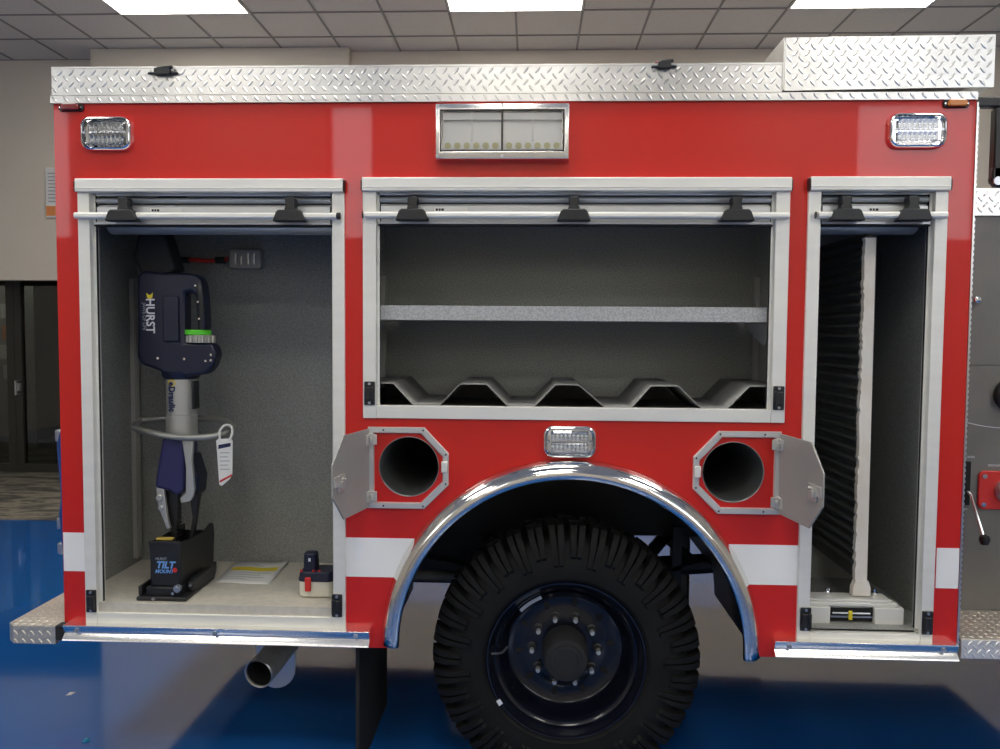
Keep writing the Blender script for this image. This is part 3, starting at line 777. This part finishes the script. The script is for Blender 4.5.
rim, hc = wheel(WC[0], WC[1], .060, -1)
def sub_arc(rr, aa, ab, y, w, key, name, par):
    b = MB(); A = []
    for i in range(11):
        a = aa + (ab - aa) * i / 10; A.append((a, rr))
    pts = [(WC[0] + (rr + w) * math.cos(a), WC[1] + (rr + w) * math.sin(a)) for a, _ in A] + [(WC[0] + (rr - w) * math.cos(a), WC[1] + (rr - w) * math.sin(a)) for a, _ in A[::-1]]
    b.prism(pts, y - .003, y); return b.build(name, key, par)
sub_arc(.238, math.radians(113), math.radians(136), .128, .006, 'wheelweight', 'wheel_weight', rim)
sub_arc(.293, math.radians(211), math.radians(215), .061, .008, 'textwhite', 'wheel_weight', rim)
b = MB(); b.tube([(-.085, .150, .500), (-.105, .100, .497), (-.140, .062, .508)], .004, seg=8, smooth_n=4); b.build('valve_stem', 'galv', rim)
wheel(WC[0], WC[1], 2.27, 1)

# ---- chassis
b = MB(); b.box(-1.7, 2.6, .78, .80, .78, 1.02); b.box(-1.7, 2.6, .80, .86, .78, .79); b.box(-1.7, 2.6, .80, .86, 1.01, 1.02); b.build('frame_rail', 'blacksteel', T)
b = MB(); b.box(-1.7, 2.6, 1.55, 1.57, .78, 1.02); b.box(-1.7, 2.6, 1.49, 1.55, .78, .79); b.box(-1.7, 2.6, 1.49, 1.55, 1.01, 1.02); b.build('frame_rail', 'blacksteel', T)
b = MB(); b.cyl((.136, .36, .482), (.136, 1.98, .482), .065, seg=20); b.lathe([(.0001, -.19), (.10, -.18), (.17, -.10), (.19, 0), (.17, .10), (.10, .18), (.0001, .19)], (.136, 1.17, .482), axis='x', seg=24)
b.build('rear_axle', 'blacksteel', T)
for yy in (.62, 1.66):
    b = MB()
    for k in range(5):
        L = .62 - k * .09; pts = [(.136 + L * t, .62 - k * .014 + .09 * t * t) for t in [-1, -.75, -.5, -.25, 0, .25, .5, .75, 1]]
        b.grid([[(x, yy, z) for x, z in pts], [(x, yy + .08, z) for x, z in pts], [(x, yy + .08, z - .012) for x, z in pts], [(x, yy, z - .012) for x, z in pts]], closed_v=True)
    b.box(.09, .18, yy - .01, yy + .09, .50, .66); b.build('leaf_spring', 'blacksteel', T)
b = MB(); b.cyl((.30, 1.17, .50), (2.4, 1.17, .66), .05, seg=16); b.build('drive_shaft', 'blacksteel', T)
b = MB(); b.box(-.60, -.22, .84, 1.3, .52, .80); b.build('air_tank_bracket', 'blacksteel', T, bevel=.01)
b = MB(); b.cyl((-.66, .70, .60), (-.30, .70, .60), .026, seg=16); b.build('shock_tube', 'pump', T)
b = MB(); b.cyl((.55, .70, .74), (.9, 1.5, .80), .03, seg=12); b.box(.62, .66, .62, .66, .52, .86); b.cyl((.60, .64, .80), (.74, .70, .68), .02, seg=10); b.build('suspension_link', 'blacksteel', T)
# mud flap
b = MB(); b.box(-.655, -.640, .08, .66, .02, .60); b.build('mud_flap', 'blackrub', T, bevel=.003)
# exhaust
b = MB(); P = [(-1.066, .195, .350), (-1.052, .29, .362), (-1.02, .45, .40), (-.96, .62, .45), (-.85, .85, .50), (-.70, 1.2, .52)]
b.tube(P, .058, seg=28, caps=False, smooth_n=4); b.tube([P[0], (-1.0645, .203, .3512)], .0545, seg=28, caps=False)
o = b.build('exhaust_pipe', 'exh', T, angle=50)
b = MB(); b.tube([(-1.0645, .203, .3512), (-1.052, .29, .362), (-1.02, .45, .40), (-.96, .62, .45)], .0545, seg=28, caps=False, smooth_n=4); b.build('soot_lining', 'soot_and_shade', o)  # black lining: soot plus the pipe's inner shade painted in
b = MB(); b.lathe([(.0545, 0), (.0575, -.002), (.060, .001), (.0585, .006)], (0, 0, 0), axis='z', seg=28); b.bm.transform(Matrix.Translation((-1.066, .195, .350)) @ Vector((.014, .095, .012)).to_track_quat('Z', 'Y').to_matrix().to_4x4()); b.build('pipe_lip', 'galv', o)
pts = [(-1.085, .56), (-.955, .56)] + [(-1.020 + .065 * math.cos(a), .375 + .065 * math.sin(a)) for a in [-PI * i / 10 for i in range(11)]]
b = MB(); cxh, czh, rh = -1.062, .285, .082
b.prism([(cxh - rh, .60), (cxh - rh, czh)] + [(cxh - rh * math.cos(PI * i / 12), czh - rh * math.sin(PI * i / 12)) for i in range(1, 12)] + [(cxh + rh, czh), (cxh + rh, .60)], .395, .401)
b.cyl((-1.01, .385, .565), (-1.01, .385, .545), .007, seg=8); b.build('exhaust_hanger', 'galv', T)

# ---- rear step in tread plate
b = MB(); out = [(-1.737, -.040), (-1.895, -.040), (-1.928, -.010), (-1.928, 2.36), (-1.737, 2.36)]
b.prism(out, .547, .612, axis='z')
lozenges(b, (-1.928, -.04, .612), (1, 0, 0), (0, 1, 0), (0, 0, 1), .190, 2.4, p=.0160, L=.0125, W=.0042, h=.0026, inside=lambda u, w: u + w > .045)
lozenges(b, (-1.895, -.040, .549), (1, 0, 0), (0, 0, 1), (0, -1, 0), .158, .062, p=.0155, L=.0125, W=.0042, h=.0026)
b.build('rear_step', 'tread', T)
b = MB(); b.box(-1.737, -1.708, -.042, .0, .562, .616); b.build('step_end_cap', 'blackrub', T, bevel=.003)
# rear fittings seen edge on
b = MB(); b.box(-1.772, -1.725, .07, .14, 1.16, 1.27); b.build('tail_light', 'redlens', T, bevel=.006)
b = MB(); b.tube([(-1.735, .05, 1.33), (-1.750, .05, 1.29), (-1.748, .05, 1.20), (-1.740, .05, 1.08), (-1.750, .05, 1.00), (-1.744, .05, .92), (-1.738, .05, .84)], .017, smooth_n=5); o = b.build('hanging_strap', 'blue', T)
for z in (1.305, .975, .88):
    b = MB(); b.box(-1.770, -1.735, .035, .065, z - .022, z + .022); b.build('buckle', 'galv', o, bevel=.005)

# ---- pump panel beyond the body
b = MB(); b.box(1.56, 2.7, .30, .304, .631, 1.583); b.box(1.56, 2.7, .30, .304, 1.589, 2.158); b.box(1.56, 2.7, .304, .36, .657, 2.158); PP = b.build('pump_panel', 'pump', T, bevel=.001)
b = MB(); b.box(1.56, 2.7, .29, .33, 2.158, 2.260); b.box(1.56, 2.7, .33, .9, 2.250, 2.260)
lozenges(b, (1.56, .29, 2.159), (1, 0, 0), (0, 0, 1), (0, -1, 0), 1.14, .100); b.build('pump_panel_cap', 'plate', T)
b = MB(); b.box(1.527, 2.7, .0, .30, .622, .630); b.box(1.527, 2.7, -.004, .0, .558, .630)
lozenges(b, (1.527, .0, .630), (1, 0, 0), (0, 1, 0), (0, 0, 1), 1.16, .30, p=.0160, L=.0125, W=.0042, h=.0026)
o = b.build('side_step', 'tread', T)
b = MB(); b.box(1.527, 2.7, -.010, -.004, .560, .626); lozenges(b, (1.527, -.010, .562), (1, 0, 0), (0, 0, 1), (0, -1, 0), 1.16, .062, p=.0155, L=.0125, W=.0042, h=.0026); b.build('side_step_face', 'brightplate', o)
b = MB(); b.lathe([(.062, .30), (.062, .270), (.052, .262), (.046, .268), (.046, .285), (.0001, .285)], (1.838, 0, 1.474), seg=32); o = b.build('pressure_gauge', 'black', PP)
b = MB(); b.lathe([(.0455, .283), (.0001, .283)], (1.838, 0, 1.474), seg=32); b.build('gauge_dial', 'white', o)
b = MB(); b.prism(rrect(1.730, 1.90, 1.030, 1.180, .022), .288, .30); o = b.build('valve_plate', 'redplastic', PP, bevel=.004)
for xx, zz in ((1.748, 1.160), (1.748, 1.050), (1.882, 1.16), (1.882, 1.05)):
    b = MB(); b.cyl((xx, .281, zz), (xx, .288, zz), .009, seg=12); b.build('plate_screw', 'chrome', o)
b = MB(); b.lathe([(.045, .288), (.045, .272), (.030, .255), (.030, .235), (.0001, .232)], (1.832, 0, 1.105), seg=24); b.build('valve_cap', 'galv', o)
b = MB(); b.box(1.672, 1.700, .292, .30, 1.045, 1.215); b.build('lever_slot', 'soot_and_shade', PP, bevel=.002)  # black strip stands for the slot's shaded opening
b = MB(); b.tube([(1.686, .31, 1.11), (1.690, .27, 1.09), (1.715, .22, .945)], .006, seg=10); o = b.build('valve_lever', 'chrome', PP)
b = MB(); b.lathe([(.0001, -.022), (.014, -.018), (.020, 0), (.017, .014), (.0001, .022)], (1.718, .215, .930), axis='z', seg=16); b.build('lever_knob', 'black', o)
text('OPEN', .012, (1.70, .2995, 1.232), FRONT, 'textwhite', 'panel_lettering', PP, .0003)
text('OFF', .010, (1.687, .2995, 1.027), FRONT, 'textwhite', 'panel_lettering', PP, .0003)
text('DISCHARGE', .012, (1.80, .2995, 1.200), FRONT, 'textwhite', 'panel_lettering', PP, .0003)
b = MB(); A = [(1.66 + .36 * t, .2985, 1.392 - .045 * math.sin(PI * (.15 + .8 * t))) for t in [i / 20 for i in range(21)]]; b.tube(A, .0013, seg=6); b.build('engraved_line', 'textwhite', PP)
b = MB(); b.lathe([(.0001, .262), (.012, .265), (.018, .275), (.018, .29), (.012, .30)], (1.688, 0, 1.838), seg=20); b.build('snap_stud', 'chrome', PP)
# black grab frame above the pump panel
b = MB(); b.box(1.60, 1.90, .28, .32, 2.562, 2.600); b.box(1.735, 1.80, .28, .32, 2.28, 2.56); b.prism([(1.735, 2.34), (1.80, 2.34), (1.80, 2.264), (1.745, 2.264), (1.728, 2.29)], .28, .31)
o = b.build('black_bracket_arm', 'black', T, bevel=.006)
b = MB(); b.cyl((1.748, .27, 2.285), (1.748, .28, 2.285), .016, seg=16); b.build('pivot_bolt', 'galv', o)
b = MB(); b.box(1.53, 2.7, .37, 2.34, .56, 2.1); b.build('pump_house', 'blacksteel', T)

# ================================================================== RESCUE TOOL
TL = thing('rescue_tool', 'navy and silver battery rescue tool standing jaws down in its holder', 'rescue tool', (-1.40, .27, .78))
O_ = [(-1.531, 1.915), (-1.502, 1.930), (-1.422, 1.922), (-1.342, 1.922), (-1.300, 1.915), (-1.278, 1.896), (-1.267, 1.825), (-1.263, 1.702), (-1.294, 1.702), (-1.303, 1.833), (-1.320, 1.850), (-1.343, 1.845), (-1.346, 1.652), (-1.236, 1.650), (-1.220, 1.610), (-1.236, 1.562), (-1.262, 1.531), (-1.334, 1.521), (-1.423, 1.521), (-1.450, 1.542), (-1.521, 1.566), (-1.536, 1.595)]
b = MB(); b.prism(O_[::-1], .200, .268); b.build('body', 'navy', TL, bevel=.012, seg=3)
b = MB(); b.prism(rrect(-1.428, -1.366, 1.655, 1.832, .008), .190, .205); b.build('battery_cover', 'navy', TL, bevel=.005, seg=3)
b = MB(); b.tube([(-1.303, .225, 1.895), (-1.289, .212, 1.86), (-1.282, .212, 1.79), (-1.283, .215, 1.70)], .016, seg=12, smooth_n=4); gh = b.build('grip', 'black', TL)
for x, z in ((-1.300, 1.872), (-1.291, 1.810), (-1.287, 1.745)):
    b = MB(); b.cyl((x, .204, z), (x, .196, z), .004, seg=8); b.build('grip_screw', 'chrome', gh)
for x, z in ((-1.452, 1.591), (-1.348, 1.589), (-1.264, 1.582), (-1.242, 1.606), (-1.243, 1.584)):
    b = MB(); b.cyl((x, .201, z), (x, .196, z), .005, seg=8); b.build('screw', 'chrome', TL)
b = MB(); b.cyl((-1.308, .235, 1.702), (-1.308, .235, 1.682), .050, seg=28); b.build('green_ring', 'green', TL, bevel=.003, label='lime green ring')
b = MB()
b.cyl((-1.297, .235, 1.682), (-1.297, .235, 1.652), .044, seg=28)
for i in range(12):
    a = 2 * PI * i / 12; b.cyl((-1.297 + .047 * math.cos(a), .235 + .047 * math.sin(a), 1.680), (-1.297 + .047 * math.cos(a), .235 + .047 * math.sin(a), 1.653), .009, seg=8)
b.build('control_knob', 'silver', TL)
b = MB(); b.lathe([(.075, 1.540), (.072, 1.520), (.062, 1.508)], (-1.390, .265, 0), axis='z', seg=36); b.build('collar', 'navy', TL)
b = MB(); b.lathe([(.0001, 1.525), (.0575, 1.522), (.0575, 1.368), (.0600, 1.366), (.0600, 1.285), (.056, 1.281), (.0001, 1.281)], (-1.390, .265, 0), axis='z', seg=40); b.build('cylinder', 'silver', TL, angle=40)
b = MB(); b.box(-1.336, -1.328, .235, .29, 1.39, 1.50); b.build('side_strip', 'black', TL, bevel=.002)
b = MB(); b.tube([(-1.600, .34, 1.330), (-1.565, .23, 1.316), (-1.47, .175, 1.302), (-1.37, .160, 1.290), (-1.27, .165, 1.288), (-1.205, .195, 1.298), (-1.185, .24, 1.314), (-1.205, .31, 1.326), (-1.30, .38, 1.335), (-1.50, .41, 1.335), (-1.600, .34, 1.330)], .0125, seg=12, smooth_n=6); b.build('carry_ring', 'steelrod', TL)
b = MB(); b.prism([(-1.436, 1.288), (-1.358, 1.288), (-1.347, 1.244), (-1.352, 1.078), (-1.380, 1.050), (-1.409, 1.070), (-1.470, 1.082), (-1.466, 1.130), (-1.448, 1.225)][::-1], .190, .32); b.build('lower_shroud', 'navy2', TL, bevel=.014, seg=3)
b = MB(); b.prism([(-1.337, 1.215), (-1.308, 1.122), (-1.316, 1.050), (-1.360, 1.030), (-1.372, 1.20)][::-1], .22, .32); b.build('rear_shroud', 'navy', TL, bevel=.01)
b = MB(); b.prism([(-1.352, 1.290), (-1.306, 1.288), (-1.312, 1.197), (-1.304, 1.085), (-1.310, 1.055), (-1.324, 1.036), (-1.358, 1.030), (-1.361, 1.050), (-1.338, 1.070), (-1.336, 1.17)][::-1], .172, .188); b.build('link_bar', 'silver', TL, bevel=.003)
b = MB(); b.prism([(-1.466, 1.085), (-1.436, 1.085), (-1.424, .975), (-1.412, .925), (-1.425, .92), (-1.450, .985), (-1.460, 1.02)][::-1], .195, .21)
b.cyl((-1.452, .188, 1.045), (-1.452, .215, 1.045), .013, seg=14); b.cyl((-1.447, .188, 1.005), (-1.447, .215, 1.005), .010, seg=10); b.build('jaw_arm', 'silver', TL, bevel=.002)
b = MB(); b.prism([(-1.447, 1.085), (-1.392, 1.085), (-1.396, .960), (-1.404, .84), (-1.420, .84), (-1.428, .96)][::-1], .225, .26)
for k in range(9): b.box(-1.398, -1.392, .228, .257, .86 + k * .018, .868 + k * .018)
b.build('jaw_blade', 'darksteel', TL, bevel=.001)
b = MB(); b.prism([(-1.357, 1.05), (-1.318, 1.05), (-1.332, .955), (-1.352, .84), (-1.366, .84), (-1.346, .955)][::-1], .250, .275); b.build('jaw_blade', 'darksteel', TL, bevel=.001)
text('HURST', .046, (-1.481, .1995, 1.755), DOWN, 'textwhite', 'lettering', TL, bold=.0010, sx=.95)
text('JAWS OF LIFE', .020, (-1.504, .1995, 1.752), DOWN, 'textgrey', 'lettering', TL, sx=.9)
b = MB(); b.prism([(-1.468, 1.845), (-1.481, 1.834), (-1.495, 1.844), (-1.491, 1.824), (-1.481, 1.819), (-1.471, 1.824)], .1988, .1995); b.build('yellow_emblem', 'yellow', TL)
text('eDraulic', .034, (-1.404, .2065, 1.440), DOWN, 'textnavy', 'lettering', TL, bold=.0012, depth=.001)
b = MB(); b.lathe([(.010, .2055), (.014, .2055), (.014, .2068), (.010, .2068)], (-1.403, 0, 1.495), seg=18, closed=True); b.build('emblem_ring', 'yellow', TL)
b = MB(); b.prism([(-1.560, 1.985), (-1.535, 2.10), (-1.47, 2.14), (-1.43, 2.06), (-1.392, 1.935), (-1.445, 1.900), (-1.530, 1.915)][::-1], .225, .33); b.build('power_boot', 'blackrub', TL, bevel=.015, seg=3)
b = MB(); b.tube([(-1.50, .28, 2.08), (-1.51, .30, 2.18), (-1.47, .40, 2.25), (-1.42, .50, 2.20)], .02, seg=12, smooth_n=4); b.build('power_cord', 'black', TL)

# holder
H = thing('tool_holder', 'black steel tilt holder on the compartment floor gripping the tool jaws', 'tool holder', (-1.38, .22, .69))
b = MB()
b.prism([(-1.420, .742), (-1.317, .738), (-1.313, .908), (-1.432, .908)], .060, .066)
b.box(-1.430, -1.424, .066, .36, .735, .905)
b.prism([(.066, .735), (.37, .735), (.385, .86), (.375, .905), (.34, .912), (.28, .892), (.15, .895), (.066, .905)], -1.319, -1.312, axis='x')
b.box(-1.424, -1.319, .352, .358, .735, .88); b.box(-1.424, -1.319, .066, .352, .737, .742)
b.build('pocket', 'mount', H, bevel=.002)
b = MB(); b.prism([(-1.468, .028), (-1.278, .028), (-1.282, .30), (-1.32, .42), (-1.44, .42)], .691, .706, axis='z'); b.box(-1.468, -1.455, .045, .34, .706, .742); b.prism([(.10, .706), (.30, .706), (.30, .728), (.28, .752), (.12, .752), (.10, .74)], -1.303, -1.280, axis='x'); b.box(-1.44, -1.31, .05, .40, .706, .737)
b.build('base', 'mount', H, bevel=.004)
b = MB(); b.cyl((-1.318, .055, .735), (-1.318, .040, .735), .014, seg=16); b.cyl((-1.318, .040, .735), (-1.318, .034, .735), .008, seg=6); b.build('pivot_pin', 'galv', H)
for x, y, z in ((-1.291, .098, .732), (-1.40, .026, .700), (-1.335, .048, .716)):
    b = MB(); b.cyl((x, y, z), (x, y - .006, z), .006, seg=8); b.build('bolt', 'galv', H)
b = MB(); b.box(-1.412, -1.350, .075, .10, .908, .916); b.build('yellow_tab', 'ochre', H, bevel=.002)
b = MB(); b.box(-1.432, -1.313, .0585, .060, .899, .905); b.build('pocket_lip', 'darksteel', H)
text('HURST', .014, (-1.385, .0595, .842), FRONT, 'textgrey', 'lettering', H, .0004)
text('TILT', .036, (-1.371, .0595, .818), FRONT, 'textblue', 'lettering', H, .0005, bold=.0012, shear=.25)
text('MOUNT', .019, (-1.374, .0595, .794), FRONT, 'textblue', 'lettering', H, .0004, bold=.0005, shear=.25)
b = MB(); b.cyl((-1.333, .0590, .800), (-1.333, .0598, .800), .009, seg=16); b.build('red_dot', 'redplastic', H)

# hang tag
TG = thing('hang_tag', 'white paper tag looped on the grey carry ring of the tool', 'tag', (-1.18, .17, 1.31))
Mt = Matrix.Translation((-1.181, .170, -.008)) @ Matrix.Rotation(math.radians(8), 4, 'Z')
pts = [(-.032, 1.284), (-.024, 1.292), (.024, 1.292), (.030, 1.284), (.027, 1.150), (.018, 1.136), (-.012, 1.110), (-.022, 1.114)]
b = MB(); b.prism(pts[::-1], -.0008, .0008, M4=Mt); tagp = b.build('card', 'paper', TG)
b = MB(); b.tube([(-1.199, .168, 1.280), (-1.201, .172, 1.312), (-1.186, .185, 1.334), (-1.166, .200, 1.328), (-1.158, .185, 1.30), (-1.163, .172, 1.278)], .005, seg=8, smooth_n=4); b.build('loop', 'paper', TG)
b = MB(); b.prism([(-.024, 1.268), (.022, 1.276), (.022, 1.262), (-.024, 1.252)], -.0016, -.0008, M4=Mt); b.build('printed_heading', 'textnavy', TG)
b = MB()
for k in range(5): b.box(-.018, .018 - .006 * (k % 2), -.0014, -.0008, 1.172 + k * .016, 1.175 + k * .016, M4=Mt)
b.build('printed_lines', 'textgrey', TG)
b = MB(); b.prism([(-.020, 1.130), (.026, 1.155), (.026, 1.147), (-.020, 1.121)], -.0016, -.0008, M4=Mt); b.build('red_band', 'redplastic', TG)

# instruction sheet
SH = thing('paper_sheet', 'white printed sheet with a yellow highlighted line on the compartment floor', 'paper', (-1.16, .38, .69))
b = MB(); n = 8
q = [(-1.268, .262), (-1.041, .246), (-1.051, .550), (-1.286, .545)]
rows = []
for i in range(n + 1):
    t = i / n; a = Vector(q[0]).lerp(Vector(q[3]), t); c = Vector(q[1]).lerp(Vector(q[2]), t)
    rows.append([(*(a.lerp(c, s / n)), .6915 + .004 * (math.sin(s / n * 5) ** 2) * (.3 + t) + (.006 if s == n and i == n else 0)) for s in range(n + 1)])
b.grid(rows); sh = b.build('sheet', 'paper', SH, solid=.0006)
def onsheet(u0, u1, v0, v1, key, name):
    b = MB(); R_ = []
    for v in (v0, v1):
        a = Vector(q[0]).lerp(Vector(q[3]), v); c = Vector(q[1]).lerp(Vector(q[2]), v); r = []
        for k in range(9):
            u = u0 + (u1 - u0) * k / 8; P_ = a.lerp(c, u); r.append((P_.x, P_.y, .6926 + .004 * (math.sin(u * 5) ** 2) * (.3 + v)))
        R_.append(r)
    b.grid(R_); b.build(name, key, SH)
onsheet(.08, .92, .55, .72, 'yellow', 'highlighted_line')
for k, (v, u) in enumerate(((.85, .5), (.79, .6), (.45, .85), (.36, .7), (.26, .8), (.17, .5))): onsheet(.1, u, v, v + .02, 'textgrey', 'printed_line')

# battery
BT = thing('battery_pack', 'cream battery pack with navy top and red clip in the compartment corner', 'battery pack', (-.83, .15, .69))
b = MB(); b.prism(rrect(-.880, -.745, .100, .205, .025), .692, .757, axis='z'); b.build('case', 'cream', BT, bevel=.008, seg=3)
b = MB(); b.prism(rrect(-.883, -.742, .097, .208, .027), .752, .790, axis='z', scale1=.90); b.build('top_cover', 'navy', BT, bevel=.005, seg=3)
b = MB(); b.prism(rrect(-.866, -.812, .118, .172, .016), .786, .856, axis='z', scale1=.9); b.build('terminal_post', 'navy', BT, bevel=.005, seg=3)
b = MB(); b.box(-.850, -.827, .088, .100, .718, .772); b.build('release_clip', 'redplastic', BT, bevel=.004, label='red clip')
b = MB(); b.box(-.843, -.835, .1165, .121, .826, .838); b.build('post_mark', 'textwhite', BT)
for x in (-.868, -.822, -.800):
    b = MB(); b.cyl((x, .112, .789), (x, .112, .794), .006, seg=8); b.build('red_stud', 'redplastic', BT)

# litter on the floor
b = MB(); b.prism([(-2.150, .700), (-2.128, .705), (-2.125, .735), (-2.148, .732)], 0.001, .003, axis='z'); b.box(-2.146, -2.132, .708, .726, .003, .006)
tag(b.build('paper_scrap', 'paper'), 'tiny white scrap lying on the blue floor left of the exhaust', 'scrap')
b = MB(); b.prism([(-1.842, .292), (-1.822, .290), (-1.815, .310), (-1.832, .318)], 0.001, .004, axis='z'); b.box(-1.835, -1.822, .298, .312, .004, .009); M['cyan'] = principled('cyan_plastic', (.01, .25, .42), .5)
tag(b.build('plastic_scrap', 'cyan'), 'tiny turquoise scrap on the floor at the bottom left edge', 'scrap')

# ================================================================== CAMERA, WORLD, VIEW
def camera():
    F = 800.; yaw, pitch, roll = math.radians(2.3), math.radians(-3.0), math.radians(.42)
    fwd = Vector((-math.sin(yaw) * math.cos(pitch), math.cos(yaw) * math.cos(pitch), math.sin(pitch)))
    right = Vector((math.cos(yaw), math.sin(yaw), 0)); up = right.cross(fwd)
    c, s = math.cos(roll), math.sin(roll)
    r2 = right * c + up * s; u2 = up * c - right * s
    cd = bpy.data.cameras.new('camera'); cam = bpy.data.objects.new('camera', cd); COL.objects.link(cam)
    m = Matrix((r2, u2, -fwd)).transposed().to_4x4(); m.translation = (0, -2.85, 1.70)
    cam.matrix_world = m; cd.sensor_width = 36; cd.lens = F * 36 / 1000; cd.clip_start = .05
    S.camera = cam
camera()
w = bpy.data.worlds.new('world'); S.world = w; w.use_nodes = True
bg = w.node_tree.nodes['Background']; bg.inputs[0].default_value = (.93, .96, 1, 1); bg.inputs[1].default_value = 2.2
S.view_settings.view_transform = 'Standard'; S.view_settings.look = 'None'
S.view_settings.gamma = 1; S.view_settings.use_curve_mapping = False
S.view_settings.exposure = 0.85
S.cycles.use_denoising = True
S.cycles.max_bounces = 8; S.cycles.diffuse_bounces = 4; S.cycles.glossy_bounces = 5; S.cycles.transparent_max_bounces = 12
S.cycles.sample_clamp_indirect = 6
